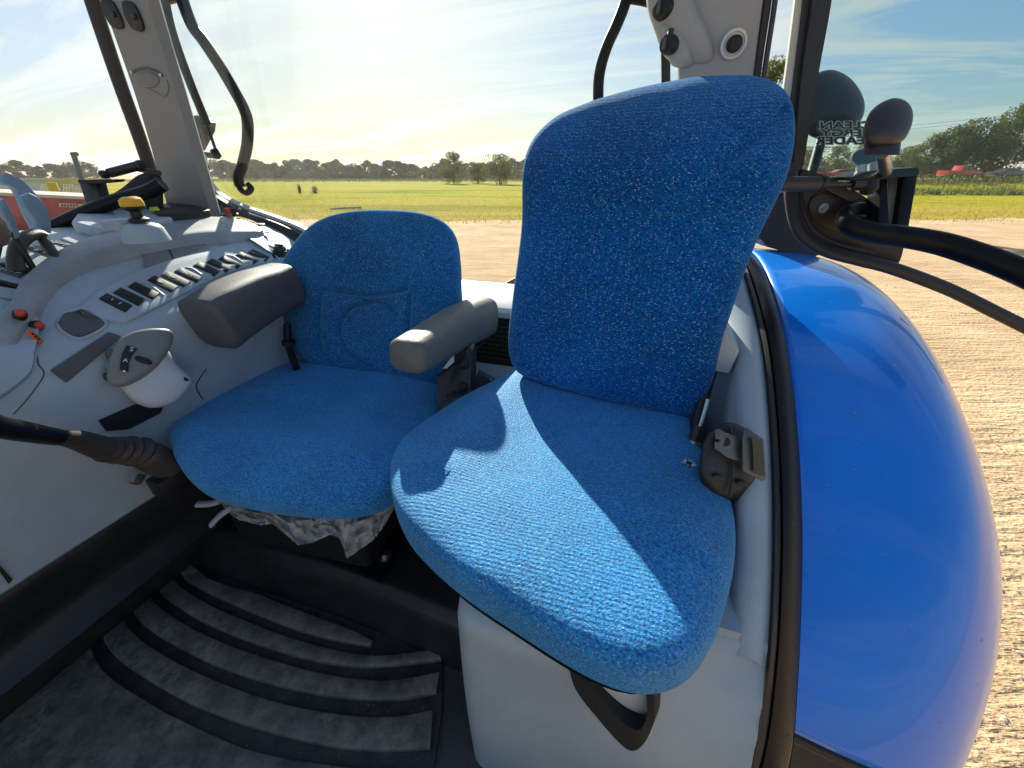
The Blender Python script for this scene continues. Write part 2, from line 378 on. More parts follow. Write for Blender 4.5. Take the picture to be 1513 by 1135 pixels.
def cplate(name, pts, m, up=.004, sink=.003, bev=.0015, parent=None, curved=False, N=56, rings=12, updir=None, **k):
    """panel that follows the console's curved surface, with a rounded raised edge"""
    O = even(cr(V2(pts), 300, True), N, True) if curved else even(V2(pts), N, True)
    c = sum(O, Vector())/N; nn = updir or sum((onc(o.x, o.y)[1] for o in O), Vector()).normalized(); R = []
    R.append([onc(o.x, o.y)[0]-nn*sink for o in O]); R.append([onc(o.x, o.y)[0]+nn*(up-bev) for o in O])
    sz = max(8, sum((o-c).length for o in O)/N)
    for kk, hh in [(1-1.2*min(.3, bev*300/sz), up)]+[(1-i/rings, up) for i in range(1, rings)]:
        R.append([onc(c.x+(o.x-c.x)*kk, c.y+(o.y-c.y)*kk)[0]+nn*hh for o in O])
    b = B(); V = skin(b, R, cap=False); vc = b.verts.new(onc(c.x, c.y)[0]+nn*up)
    for i in range(N): b.faces.new((vc, V[-1][i], V[-1][(i+1) % N]))
    return obj(name, b, m, parent or cons, smooth=35, **k)
def cband(name, A, C, m, up, cols=8, n=60, bev=.2, updir=UZ, sink=.004):
    A = even(cr(V2(A), 300), n, False); C = even(cr(V2(C), 300), n, False); R = []
    for a, c in zip(A, C):
        r = [onc(a.x, a.y)[0]-updir*sink]
        for k in range(cols+1):
            t = k/cols; q = a.lerp(c, t); e = min(t, 1-t)/bev; hh = up*(1-(1-min(1, e))**2.5*.45) ; r.append(onc(q.x, q.y)[0]+updir*hh)
        r.append(onc(c.x, c.y)[0]-updir*sink); R.append(r)
    b = B(); skin(b, R); return obj(name, b, m, cons, smooth=50)

# near end wall seams, lower door panel seam
bm = B(); tube(bm, cpts([(20, 612), (40, 590), (62, 560), (64, 548), (56, 535), (55, 500), (60, 475)], .0002), .0010, 6, n=40); obj('panel_seam', bm, pad_grey, cons)
bm = B(); tube(bm, cpts([(300, 590), (290, 570), (305, 545)], .0), .0012, 6, n=12); obj('panel_seam', bm, deep, cons)
bm = B(); band(bm, ats([(-6, 838), (12, 862)], X=-.899), ats([(-6, 830), (18, 856)], X=-.899), Vector((.002, 0, 0)), 8); obj('panel_seam', bm, deep, cons)
# grab rail arch: broad raised lip
oa = [(-14, 502), (22, 470), (37, 438), (62, 411), (100, 383), (160, 357), (230, 339), (300, 330), (345, 332), (378, 341), (392, 352)]
ia = [(30, 520), (56, 478), (70, 450), (92, 424), (128, 404), (190, 385), (250, 372), (298, 364), (345, 362), (372, 360), (388, 357)]
rail = cband('grab_rail', oa, ia, grey_arch, .026)
# recessed panel below rail
cplate('tray_lid', [(212, 378), (300, 358), (318, 376), (214, 398)], mat('smoked_grey_plastic', (.20, .205, .21), .22, bump=.1), up=.0045)
cplate('tray_lid_seam', [(249, 371), (251, 371), (258, 387), (256, 388)], deep, up=.0055)
b = B(); p, n = onc(259, 382, .002); disc(b, p, n, .0045, .002, 14); obj('screw', b, deep, cons)
# long switch bank
bank_o = [(118, 462), (140, 438), (190, 410), (250, 388), (320, 368), (380, 356), (398, 366), (403, 384)]
bank_i = [(128, 470), (180, 478), (196, 474), (260, 442), (330, 408), (380, 392), (402, 388), (404, 385)]
bank = cband('switch_bank', bank_o, bank_i, grey, .009, bev=.12, updir=Vector((.35, -.1, .93)).normalized()); SURF.append(bvh_of(bank))
sw = [(171, 448, 1.0), (191, 439, .97), (212, 430, .94), (240, 420, .9), (259, 413, .87), (278, 407, .84), (305, 398, .8), (323, 393, .76), (340, 388, .73), (365, 382, .7), (382, 378, .68)]
for i, (x, y, s) in enumerate(sw):
    P = [onc(x+dx*s, y+dy*s) for dx, dy in ((-25, -6), (-13, -14), (25, 4), (14, 14))]
    nn = sum((q[1] for q in P), Vector()).normalized(); P = [q[0] for q in P]
    b = B(); plate(b, [p-nn*.004 for p in P], nn*.0062, .0012); s1 = obj('rocker_switch', b, deep, cons)
    c = sum(P, Vector())/4; b = B(); plate(b, [c+(p-c)*.86+nn*.0016 for p in P[:2]]+[c+(p-c)*.04+nn*.0016 for p in P[2:]], nn*.0012, .0005); obj('rocker_half', b, deep, s1)
    if i in (0, 4, 5):
        for q, w in ((.25, .0016), (-.35, .0013)):
            b = B(); tube(b, [c+(P[0]-c)*q+nn*.0042, c+(P[1]-c)*(q+.05)+nn*.0042], .0007, 6); obj('pictogram', b, mat('green_lamp' if q > 0 and i == 4 else 'white_print', (.1, .7, .3) if i == 4 and q > 0 else (.8, .8, .8)), s1)
for x, y in ((226, 427), (291, 404), (352, 386)):
    b = B(); tube(b, cpts([(x-17, y-9), (x-6, y-7), (x+6, y+1), (x+16, y+9)], .0), .003, 8, n=12, flat=.5); obj('divider_rib', b, grey, cons)
# square pad, long dark bar, lower slot
cplate('storage_pad', [(86, 478), (94, 466), (116, 458), (128, 461), (152, 474), (155, 480), (148, 487), (126, 498), (112, 499), (92, 488)], pad_grey, up=.005, bev=.002)
b = B(); tube(b, cpts([(86, 478), (94, 465), (117, 457), (130, 460), (153, 473), (157, 480), (149, 488), (127, 499), (110, 500), (91, 489)], .001), .003, 8, n=60, closed=True); obj('pad_rim', b, grey, cons)
cplate('dark_inlay', [(74, 548), (160, 491), (179, 498), (98, 566)], pad_grey, up=.0045)
cplate('switch_recess', [(145, 621), (200, 597), (240, 601), (236, 610), (188, 634), (156, 637)], deep, up=.0045)
sl = cpts([(158, 628), (190, 612), (222, 603)], .004)
for k in range(3): b = B(); disc(b, sl[k], onc(180, 620)[1], .004, .002, 10); obj('recess_button', b, black, cons)
# red buttons and hazard symbol
SURF.append(bvh_of(rail))
for i, (x, y) in enumerate(((29, 470), (45, 482))):
    p, n = onc(x, y, .010); n = (n*.6-p.normalized()*.6).normalized()
    b = B(); lathe(b, p-n*.012, n, [(.001, 0), (.0085, 0), (.0085, .012), (.0070, .0135), (.001, .0135)], 20); s1 = obj('button_bezel', b, deep, cons)
    b = B(); lathe(b, p-n*.002, n, [(.001, 0), (.0064, 0), (.0064, .006), (.0045, .009), (.001, .010)], 20); obj('red_push_button', b, red_p, s1)
b = B(); p, n = onc(36, 499, .010); u = (onc(45, 506)[0]-onc(27, 491)[0]).normalized(); v = n.cross(u); box(b, p+n*.003, u*.0115, v*.0062, n*.0012, .0008); s1 = obj('warning_sticker', b, orange, cons)
b = B(); box(b, p+n*.0044, u*.0018, v*.003, n*.0004); box(b, p+n*.0044+u*.005, u*.0018, v*.0022, n*.0004); box(b, p+n*.0044-u*.005, u*.0018, v*.0022, n*.0004); obj('sticker_print', b, deep, s1)

SURF.pop()
# control pod on the wall
pp, pn = onc(210, 545); pn = (pn + Vector((.25, -.3, .45))).normalized(); PL = (pp+pn*.012, pn)
b = B(); pillow(b, atps([(176, 560), (196, 520), (240, 512), (262, 540), (283, 562), (272, 582), (255, 596), (228, 603), (204, 597), (186, 582)], PL), pn, .024, .022, pf=2.6, N=64, rings=14); pod = obj('pod_base', b, grey_l, cons)
PL2 = (pp+pn*.030, pn)
b = B(); pillow(b, atps([(157, 552), (162, 524), (176, 503), (196, 491), (222, 486), (246, 487), (255, 493), (254, 508), (244, 527), (228, 546), (206, 562), (184, 571), (168, 571), (158, 563)], PL2), pn, .017, .022, pf=3.4, N=72, rings=14); podh = obj('pod_head', b, grey_pod, cons)
PL3 = (pp+pn*.0475, pn)
b = B(); band(b, atps([(187, 511), (181, 522), (178, 534), (177, 547)], PL3), atps([(203, 516), (195, 526), (190, 537), (190, 550)], PL3), pn*.003, 14, bev=.001); obj('button_strip', b, deep, podh)
def glyph(txt, px, py, pl, size, m, parent, up=.0035, name='button_letter', rot=0, mirror=False, ext=.0003):
    cu = bpy.data.curves.new('glyph', 'FONT'); cu.body = txt; cu.size = size; cu.align_x = 'CENTER'; cu.align_y = 'CENTER'; cu.extrude = ext
    to = bpy.data.objects.new('glyph', cu); COL.objects.link(to); dg = bpy.context.evaluated_depsgraph_get(); me = bpy.data.meshes.new_from_object(to.evaluated_get(dg))
    bpy.data.objects.remove(to); b = B(); b.from_mesh(me); bpy.data.meshes.remove(me)
    p = atp(px, py, pl); n = pl[1]; u = RV - n*RV.dot(n); u.normalize(); v = n.cross(u); u2 = u*math.cos(rot)+v*math.sin(rot); v2 = n.cross(u2)
    if mirror: u2 = -u2
    for w in b.verts: w.co = p+n*(up+w.co.z)+u2*w.co.x+v2*w.co.y
    return obj(name, b, m, parent, smooth=0)
glyph('S', 194, 517, PL3, .011, white_p, podh); glyph('A', 185, 533, PL3, .010, white_p, podh)
b = B(); disc(b, atp(183, 549, PL3)+pn*.003, pn, .002, .001, 10); obj('indicator_dot', b, white_p, podh)
b = B(); pillow(b, atps([(199, 530), (203, 526), (218, 530), (225, 535), (222, 539), (208, 536)], PL3), pn, .004, .003, N=30, rings=6); obj('thumb_rocker', b, deep, podh)
b = B(); pillow(b, atps([(155, 520), (160, 516), (172, 518), (175, 525), (168, 531), (158, 529)], PL2), pn, .010, .012, N=30, rings=6); obj('side_button', b, pad_grey, podh)
b = B(); pillow(b, atps([(156, 535), (168, 533), (170, 547), (158, 549)], PL2), pn, .006, .012, N=24, rings=6); obj('side_button', b, grey_pod, podh)
b = B(); pillow(b, atps([(152, 553), (158, 551), (167, 556), (166, 563), (155, 562)], PL2), pn, .004, .008, N=24, rings=6); obj('side_button', b, black, podh)
b = B(); pillow(b, atps([(229, 551), (252, 553), (268, 554), (279, 563), (252, 562)], (pp+pn*.028, pn)), pn, .004, .006, N=30, rings=6); obj('pod_slot', b, deep, pod)

# lever deck: raised slotted covers beyond the rail
LZ = -.118
cplate('rail_foot', [(-30, 512), (-14, 496), (14, 472), (40, 466), (58, 478), (52, 520), (40, 560), (-30, 600)], grey, up=.010, bev=.004, curved=True, rings=8, N=80)
for pts, u_ in (([(-24, 440), (34, 452), (22, 470), (-24, 492)], .006), ([(-24, 404), (-2, 398), (60, 412), (40, 430), (-24, 418)], .008), ([(-24, 424), (36, 434), (28, 448), (-24, 437)], .008), ([(26, 378), (44, 369), (98, 386), (66, 408), (26, 398)], .010), ([(46, 366), (60, 360), (114, 374), (102, 383), (50, 369)], .012), ([(92, 360), (112, 353), (158, 350), (140, 362), (118, 370)], .012)):
    cplate('lever_cover', pts, grey, up=u_, bev=.002)
for pts in ([(84, 369), (88, 366), (124, 375), (120, 379)], [(2, 398), (6, 396), (60, 410), (56, 413)], [(-10, 422), (-8, 419), (36, 430), (32, 433)], [(44, 376), (47, 373), (100, 387), (96, 391)]):
    cplate('lever_slot', pts, deep, up=.0125, bev=.0006, N=24, rings=2)
for (x, y), w in (((100, 375), 7), ((18, 414), 8)):
    cplate('scale_strip', [(x-18, y-7), (x-14, y-11), (x+20, y-2), (x+14, y+3)], pad_grey, up=.0135, bev=.0005, N=20, rings=2)
    for k in range(4):
        b = B(); p, n = onc(x+(k-1.5)*w, y-4+(k-1.5)*1.6, .0142); box(b, p, (.0022, 0, 0), (0, .0035, 0), (0, 0, .0004)); obj('scale_mark', b, mat('pale_print', (.55, .58, .6)), cons)
cplate('housing_step', [(116, 350), (126, 332), (164, 327), (206, 350), (176, 358), (158, 362)], grey, up=.034, bev=.005, updir=UZ)
cplate('housing_step', [(160, 326), (198, 320), (262, 334), (262, 344), (222, 352), (202, 354)], grey, up=.036, bev=.005, updir=UZ)
def top(px, py, h): return onc(px, py)[0]+UZ*h
b = B(); lathe(b, at(181, 331, Z=-.092), UZ, [(.001, -.01), (.034, -.01), (.033, .006), (.028, .009), (.001, .009)], 32); obj('round_cap', b, grey, cons)
p = at(211, 338, Z=-.100)
b = B(); lathe(b, p, UZ, [(.001, -.025), (.040, -.025), (.035, .0), (.028, .008), (.019, .011), (.001, .011)], 32); obj('collar', b, grey, cons)
b = B(); lathe(b, p+UZ*.013, UZ, [(.001, 0), (.017, 0), (.018, .006), (.0105, .010), (.010, .020), (.019, .026), (.020, .030), (.001, .031)], 28); kn = obj('plunger_stem', b, deep, cons)
b = B(); lathe(b, p+UZ*.042, Vector((0, -.08, 1)), [(.001, 0), (.0195, 0), (.0205, .006), (.0185, .014), (.012, .018), (.001, .0185)], 10); obj('yellow_knob', b, yellow, kn)
# rear top deck of the console up to the window corner
cplate('rear_deck', [(232, 330), (240, 318), (330, 318), (420, 352), (446, 372), (440, 386), (408, 384), (394, 350), (346, 331), (300, 330)], grey, up=.010, bev=.003, updir=UZ, N=90)
b = B(); plate(b, cr([onc(x, y, .0)[0]+UZ*.042 for x, y in [(234, 322), (262, 317), (300, 328), (316, 334), (252, 342), (238, 336)]], 40, True), Vector((0, 0, -.05)), .001); oval = obj('dark_oval_panel', b, deep, cons)
b = B(); p = onc(239, 336)[0]+UZ*.042; lathe(b, p, UZ, [(.001, 0), (.011, 0), (.011, .005), (.008, .009), (.001, .0095)], 20); obj('lime_button', b, yelgrn, cons)
for x, y, r in ((249, 329, .006), (257, 332, .004), (264, 331, .004)):
    b = B(); lathe(b, onc(x, y)[0]+UZ*.042, UZ, [(.001, 0), (r, 0), (r*.8, r), (.001, r)], 14); obj('small_knob', b, black, oval)
for x, y, r, h, nm, m_ in ((384, 342, .019, .006, 'round_cap', pad_grey), (397, 353, .008, .003, 'round_cap', pad_grey)):
    b = B(); lathe(b, top(x, y, .016), UZ, [(.001, 0), (r, 0), (r, h*.7), (r*.85, h), (.001, h*.8)], 24); obj(nm, b, m_, cons)
for x, m_ in ((343, red_p), (352, black)):
    b = B(); lathe(b, top(x, 331, .022), UZ, [(.001, 0), (.009, 0), (.009, .007), (.006, .009), (.0065, .018), (.008, .022), (.001, .023)], 14); obj('plug', b, m_, cons)
p = top(416, 378, .010); b = B(); lathe(b, p, UZ, [(.001, -.01), (.026, -.01), (.026, .004), (.001, .004)], 28)
dial = obj('dial_plate', b, deep, cons); b = B(); lathe(b, p, UZ, [(.001, 0), (.017, 0), (.016, .014), (.012, .018), (.001, .018)], 20); box(b, p+UZ*.0205, (.014, 0, 0), (0, .003, 0), (0, 0, .0022), .001); obj('dial_knob', b, black, dial)
for dxx, dyy in ((-.02, .012), (.02, .012), (-.018, -.015)):
    b = B(); lathe(b, p+Vector((dxx, dyy, .002)), UZ, [(.001, 0), (.006, 0), (.005, .006), (.001, .007)], 14); obj('dial_pin', b, black, dial)

# ---- blue-grey paddles and black loop lever standing on the lever deck
def paddle(pts_l, pts_r, X0, label, th=.016):
    A = [at(x, y, X=X0) for x, y in pts_l]; Bc = [at(x, y, X=X0) for x, y in pts_r]
    t = thing('lever_paddle', label, 'lever', (A[-1]+Bc[-1])/2, 'blue-grey hydraulic levers on the console')
    b = B(); band(b, A, Bc, Vector((th, 0, 0)), 26, bev=.006); obj('paddle_blade', b, bluegrey, t)
    q = (A[-1]+Bc[-1])/2+Vector((th/2, 0, 0)); b = B(); tube(b, [q+UZ*.01, q-UZ*.06], .005, 8); obj('paddle_rod', b, deep, t)
paddle([(0, 257), (-2, 272), (12, 276), (22, 292), (30, 312), (44, 338)], [(10, 258), (28, 266), (44, 282), (60, 300), (66, 318), (66, 330)], -1.20, 'blue-grey lever paddle nearer the left edge, its curled top reaching above the other')
paddle([(26, 290), (28, 304), (38, 316), (46, 328), (48, 341), (49, 345)], [(38, 285), (52, 292), (63, 306), (69, 322), (71, 340), (71, 344)], -1.17, 'blue-grey curved lever paddle standing right above the black loop lever')
paddle([(-6, 296), (-4, 310), (2, 322), (10, 336), (16, 352)], [(-1, 293), (8, 305), (16, 322), (22, 342), (22, 350)], -1.10, 'blue-grey lever paddle cut off by the left edge, lowest of the three')
t = thing('round_lever_knob', 'brown-grey round lever knob cut off by the left edge below the paddles', 'lever knob', at(-6, 352, X=-1.06))
b = B(); lathe(b, at(-2, 362, X=-1.06), (.1, -.2, 1), [(.001, -.004), (.014, 0), (.024, .014), (.027, .032), (.023, .050), (.010, .058), (.001, .059)], 24); obj('knob', b, mat('brown_grey_knob', (.16, .12, .10), .35), t)
b = B(); tube(b, [at(-4, 362, X=-1.06), at(-12, 400, X=-1.07)], .006, 8); obj('rod', b, deep, t)
t = thing('loop_lever', 'black curved loop lever rising out of a slot in the console', 'lever', at(25, 398, Z=LZ))
b = B(); tube(b, [at(25, 403, X=-1.09), at(23, 384, X=-1.10), at(28, 362, X=-1.11), at(40, 350, X=-1.12), at(56, 346, X=-1.13), at(66, 350, X=-1.13)], .0125, 12, n=30, flat=.75); obj('loop', b, mat('olive_black_plastic', (.035, .035, .025), .45, bump=.2), t)
b = B(); tube(b, [at(60, 349, X=-1.13), at(70, 363, X=-1.12), at(84, 384, X=-1.10)], .009, 10, n=14); obj('rear_leg', b, MATS['olive_black_plastic'], t)

# ---- black parking lever with gaiter
t = thing('gaiter_lever', 'glossy black lever reaching in from the left edge out of a ribbed rubber gaiter', 'lever', at(230, 690, X=-.86))
b = B(); tube(b, [at(-40, 622, X=-.70), at(20, 635, X=-.74), at(60, 642, X=-.77), at(84, 646, X=-.79)], lambda s: .0145-.002*s, 16, n=20); obj('lever_grip', b, gloss, t)
def gait(s):
    r = .0115+.019*min(1, s*1.25)
    if .48 < s < .8: r += .0035*math.sin((s-.48)/.32*PI*8)
    return r
b = B(); tube(b, [at(84, 646, X=-.79), at(115, 650, X=-.81), at(160, 664, X=-.83), at(205, 668, X=-.84), at(252, 690, X=-.84)], gait, 18, n=60, flat=.85); obj('gaiter', b, mat('dusty_black_rubber', (.045, .038, .032), .6, bump=.4, bscale=200, var=.3, vscale=20), t)
b = B(); box(b, at(268, 700, X=-.84), (.02, 0, 0), (0, .05, 0), (0, 0, .02), .004); obj('lever_mount', b, deep, t)
b = B(); band(b, ats([(202, 700), (196, 712)], X=-.87), ats([(216, 701), (208, 716)], X=-.87), Vector((.002, 0, 0)), 4); tube(b, ats([(190, 713), (204, 716)], X=-.87), .002, 6); obj('metal_tab', b, metal_m, t)

# ---- platform, floor, sloping trims (setting)
S_ = dict(kind='structure')
rub = mat('black_floor_rubber', (.05, .05, .05), .46, bump=.5, bscale=140, var=.45, vscale=11, col2=(.10, .10, .095), bd=.0012)
bm = B(); aabb(bm, -1.25, .22, -.9, .385, FLOOR-.02, FLOOR); obj('floor', bm, rub, None, **S_)
bm = B(); aabb(bm, -1.25, .10, .40, 1.0, -.86, PLAT)
bm2 = B(); bm.free()
# moulded step: one swept profile with a rounded nose
prof = [(.372, FLOOR+.001), (.380, FLOOR+.03), (.392, PLAT-.045), (.396, PLAT-.018), (.408, PLAT-.003), (.425, PLAT+.003), (.445, PLAT), (.7, PLAT), (1.0, PLAT)]
rows = []
for i in range(30):
    x = -1.02+(-.14+1.02)*i/29; rows.append([Vector((x, y+.006*math.sin(x*9), z)) for y, z in prof])
sheet(bm2, rows); obj('seat_platform', bm2, mat('black_moulded_trim', (.022, .022, .024), .38, bump=.35, bscale=160, var=.4, vscale=9, bd=.001), None, smooth=60, fix=True, **S_)
# concave kick trim below the console
bm = B(); rows = []
for i in range(50):
    y = -.8+(1.0+.8)*i/49; w = .018*math.sin(max(0, min(1, (y+.1)/.5))*PI)
    rows.append([Vector((x, y, z)) for x, z in [(-.897, -.592), (-.893, -.604), (-.905, -.64), (-.935-w, -.70), (-.950-w*.4, -.745), (-.925+w*.3, -.775), (-.935, -.80), (-.99, -.87), (-1.02, -.905), (-1.03, FLOOR+.002)]])
sheet(bm, rows); obj('kick_trim', bm, MATS['black_moulded_trim'], None, smooth=60, **S_)

# ---- floor mat with raised concentric ribs
mt = thing('floor_mat', 'dirty black rubber floor mat with curved raised ribs', 'mat', (-.6, .1, FLOOR))
MZ = FLOOR+.004
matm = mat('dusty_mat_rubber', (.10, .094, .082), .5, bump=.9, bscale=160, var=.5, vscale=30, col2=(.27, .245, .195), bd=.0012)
def add_mud_and_light(m):  # tan patches: dry mud, and colour standing in for sun reflected onto the mat
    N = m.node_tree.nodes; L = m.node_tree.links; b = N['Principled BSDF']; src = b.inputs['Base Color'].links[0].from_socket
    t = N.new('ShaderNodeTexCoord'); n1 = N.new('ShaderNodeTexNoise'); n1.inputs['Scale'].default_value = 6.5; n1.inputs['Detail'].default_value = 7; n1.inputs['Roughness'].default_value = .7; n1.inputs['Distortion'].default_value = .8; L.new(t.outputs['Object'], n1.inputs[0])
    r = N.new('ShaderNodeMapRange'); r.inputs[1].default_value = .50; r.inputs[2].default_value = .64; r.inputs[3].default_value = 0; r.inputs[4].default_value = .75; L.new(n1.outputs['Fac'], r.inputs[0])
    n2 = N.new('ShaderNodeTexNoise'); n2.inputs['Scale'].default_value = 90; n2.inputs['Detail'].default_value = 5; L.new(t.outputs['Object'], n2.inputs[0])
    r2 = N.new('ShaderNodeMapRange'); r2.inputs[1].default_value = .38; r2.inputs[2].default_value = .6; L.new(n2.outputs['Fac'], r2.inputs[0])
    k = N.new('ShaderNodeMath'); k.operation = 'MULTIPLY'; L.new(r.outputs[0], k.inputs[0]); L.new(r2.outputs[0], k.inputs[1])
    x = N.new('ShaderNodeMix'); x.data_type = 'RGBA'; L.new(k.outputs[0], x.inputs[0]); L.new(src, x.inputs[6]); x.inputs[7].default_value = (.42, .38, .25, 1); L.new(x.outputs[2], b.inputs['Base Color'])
add_mud_and_light(matm)
outline = ats([(262, 826), (340, 852), (450, 893), (560, 935), (632, 962), (655, 985), (652, 1060), (640, 1135), (640, 1330), (-240, 1330), (-150, 1110), (40, 1000), (120, 950), (180, 880)], Z=MZ)
b = B(); plate(b, outline, Vector((0, 0, .004)), .001); obj('mat_sheet', b, mat('dark_mat_channel', (.030, .030, .030), .55, bump=.8, bscale=120, var=.5, vscale=30, col2=(.075, .072, .065), bd=.0015), mt)
pad_lines = [   # near and far edge of each raised pad band (pixels on the floor plane)
    ([(262, 832), (275, 858), (312, 880), (352, 898), (420, 926), (480, 945), (548, 958)], [(285, 838), (320, 862), (380, 880), (430, 900), (490, 922), (530, 938), (552, 950)]),
    ([(226, 856), (244, 884), (290, 915), (350, 943), (430, 970), (500, 985), (560, 988), (652, 978)], [(248, 838), (266, 866), (305, 893), (350, 914), (420, 942), (490, 962), (560, 972), (646, 962)]),
    ([(190, 884), (208, 920), (258, 955), (330, 990), (420, 1018), (510, 1034), (590, 1036), (645, 1026)], [(214, 862), (232, 894), (280, 928), (345, 958), (430, 986), (510, 1004), (580, 1008), (650, 996)]),
    ([(148, 926), (168, 968), (225, 1010), (300, 1050), (390, 1082), (480, 1104), (560, 1112), (636, 1108)], [(176, 894), (196, 934), (250, 974), (320, 1008), (410, 1040), (500, 1058), (580, 1062), (640, 1052)]),
    ([(-60, 1075), (20, 1150), (120, 1200), (240, 1240), (400, 1290), (620, 1300)], [(134, 946), (154, 992), (215, 1036), (290, 1076), (400, 1118), (620, 1150)]),
]
for A, C in pad_lines:
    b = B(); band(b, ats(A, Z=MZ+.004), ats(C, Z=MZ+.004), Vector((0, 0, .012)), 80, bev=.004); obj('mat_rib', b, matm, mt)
for pts in ([(-12, 1020), (45, 1005), (52, 1030), (8, 1060), (-12, 1062)], [(70, 985), (118, 975), (128, 995), (80, 1010)]):
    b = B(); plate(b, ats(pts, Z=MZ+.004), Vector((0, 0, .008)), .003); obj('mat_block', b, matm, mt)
b = B()
rg = random.Random(5)
for k in range(170):
    px, py = rg.uniform(120, 640), rg.uniform(880, 1130); p = at(px, py, Z=MZ+.0195); s = rg.uniform(.0004, .0012)
    box(b, p, (s, s*.3, 0), (-s*.3, s, 0), (0, 0, s*.5))
obj('dirt_crumbs', b, mat('pale_dirt', (.17, .16, .135), .9), None, label='pale crumbs of dry dirt scattered over the ribbed floor mat', cat='dirt', kind='stuff')

# ---- rear wall, vent, shelf, tray
bm = B(); aabb(bm, -1.36, .26, 1.0, 1.02, PLAT, -.33); obj('rear_wall', bm, grey, None, **S_)
bm = B()
P = [(.93, -.338), (.925, -.322), (.935, -.312), (1.14, -.300), (1.15, -.33)]
sheet(bm, [[Vector((x, y, z)) for y, z in P] for x in [-.98+i*.05 for i in range(25)]]); obj('rear_sill', bm, grey_l, None, smooth=50, **S_)
v = thing('rear_vent', 'dark mesh vent panel below the sunlit rear sill between the seats', 'vent', at(725, 545, Y=.98))
bm = B(); plate(bm, ats([(655, 452), (800, 458), (800, 548), (655, 530)], Y=.985), Vector((0, .012, 0)), .003); obj('vent_frame', bm, seal, v)
q0, q1 = at(662, 462, Y=.985), at(795, 540, Y=.985)
for k in range(9):
    b = B(); z = q0.z+(q1.z-q0.z)*(k+.5)/9; aabb(b, q0.x, q1.x, .976, .984, z-.004, z+.004, .001); obj('vent_slat', b, mat('brown_black_mesh', (.035, .030, .022), .6), v)
b = B()
for k in range(14):
    x = q0.x+(q1.x-q0.x)*(k+.5)/14; aabb(b, x-.0015, x+.0015, .980, .9845, q1.z, q0.z)
obj('vent_mesh', b, MATS['brown_black_mesh'], v)
bm = B(); sheet(bm, [[Vector((x, y, z)) for y, z in [(1.0, -.50), (.975, -.515), (.93, -.60), (.80, -.62), (.78, -.66), (.775, PLAT)]] for x in [-.95+i*.1 for i in range(12)]]); obj('rear_tray', bm, grey, None, smooth=50, **S_)
# folded pouch lying on the tray
t = thing('document_pouch', 'slate grey folded pouch with one bright rivet lying behind the seats', 'pouch', at(715, 575, Z=-.55))
P = [(706, 550), (745, 572), (738, 582), (716, 592), (692, 583)]
b = B(); plate(b, ats(P, Y=.80), Vector((0, .012, .004)), .003); obj('pouch_body', b, mat('slate_vinyl', (.055, .065, .085), .4, bump=.5, bscale=90), t)
b = B(); disc(b, at(725, 561, Y=.798), (0, -1, 0), .003, .002, 12); obj('rivet', b, metal_m, t)
b = B(); plate(b, ats([(742, 572), (761, 554), (759, 566), (748, 576)], Y=.82), Vector((0, .01, 0)), .002); obj('flap', b, grey_l, t)

# ================================================================ SEATS
def axes(phi):
    c, s = math.cos(math.radians(phi)), math.sin(math.radians(phi)); return RV*c-FV*s, RV*s+FV*c
# ---------------- passenger (instructor) seat, right
ux, uy = axes(24)
seatR = thing('passenger_seat', 'blue fabric passenger seat in front, high tapered backrest, sun falling across its cushion', 'seat', at(850, 800, Z=-.47))
PLC = (Vector((0, 0, -.428)), UZ)
oc = [(770, 556), (740, 575), (700, 594), (660, 616), (625, 640), (598, 662), (582, 688), (578, 718), (584, 752), (602, 790), (632, 824), (668, 856), (706, 884), (765, 922), (825, 960), (875, 988), (920, 1006), (960, 1013), (1000, 1006), (1033, 982), (1055, 945), (1069, 900), (1079, 850), (1080, 795), (1069, 745), (1046, 710), (1026, 680), (1022, 640), (1018, 600), (985, 560), (880, 535), (800, 535)]
pc = sum(atps(oc, PLC), Vector())/len(oc)
def dispc(p):
    q = p-pc; u, v = q.dot(ux), q.dot(uy)
    dz = -.012*math.exp(-((v-.10)/.12)**2)*math.exp(-(u/.13)**2)            # hollow near the back
    dz += .010*math.exp(-((abs(u)-.17)/.05)**2)*(1 if v > -.1 else .3)      # side bolsters
    dz += .0025*math.sin(u*31+v*17)*math.exp(-((v-.05)/.12)**2)
    dz += .0022*noise.noise(Vector((u*14, v*14, 2)))
    return p+UZ*dz
b = B(); pillow(b, atps(oc, PLC), UZ, .052, .052, pf=4.2, pb=4.5, rings=34, N=150, disp=dispc); cush = obj('seat_cushion', b, fab_s, seatR, smooth=80)
b = B(); pillow(b, [pc+(p-pc)*.955-UZ*.047 for p in atps(oc, PLC)], UZ, .004, .007, N=120, rings=5); obj('seat_board', b, deep, seatR)
hb = at(1016, 691, Z=-.378); b = B(); disc(b, dispc(hb)-UZ*.004, UZ, .0055, .003, 12); hole = obj('burn_hole', b, mat('scorched_foam', (.03, .02, .015), .9), cush)
b = B(); rg = random.Random(3)
for k in range(16):
    a = k/16*2*PI+rg.uniform(-.2, .2); r = rg.uniform(.007, .011); q = dispc(hb)
    tube(b, [q+Vector((math.cos(a)*.0045, math.sin(a)*.0045, .0)), q+Vector((math.cos(a)*r, math.sin(a)*r, .001))], .0005, 4)
obj('frayed_threads', b, white_p, cush)
pb0 = ray(900, 585)*.745; pt0 = ray(1000, 130)*.583
nb = ux.cross((pt0-pb0)-ux*(pt0-pb0).dot(ux)).normalized()
if nb.dot(uy) > 0: nb = -nb
PLB = (pb0, nb)
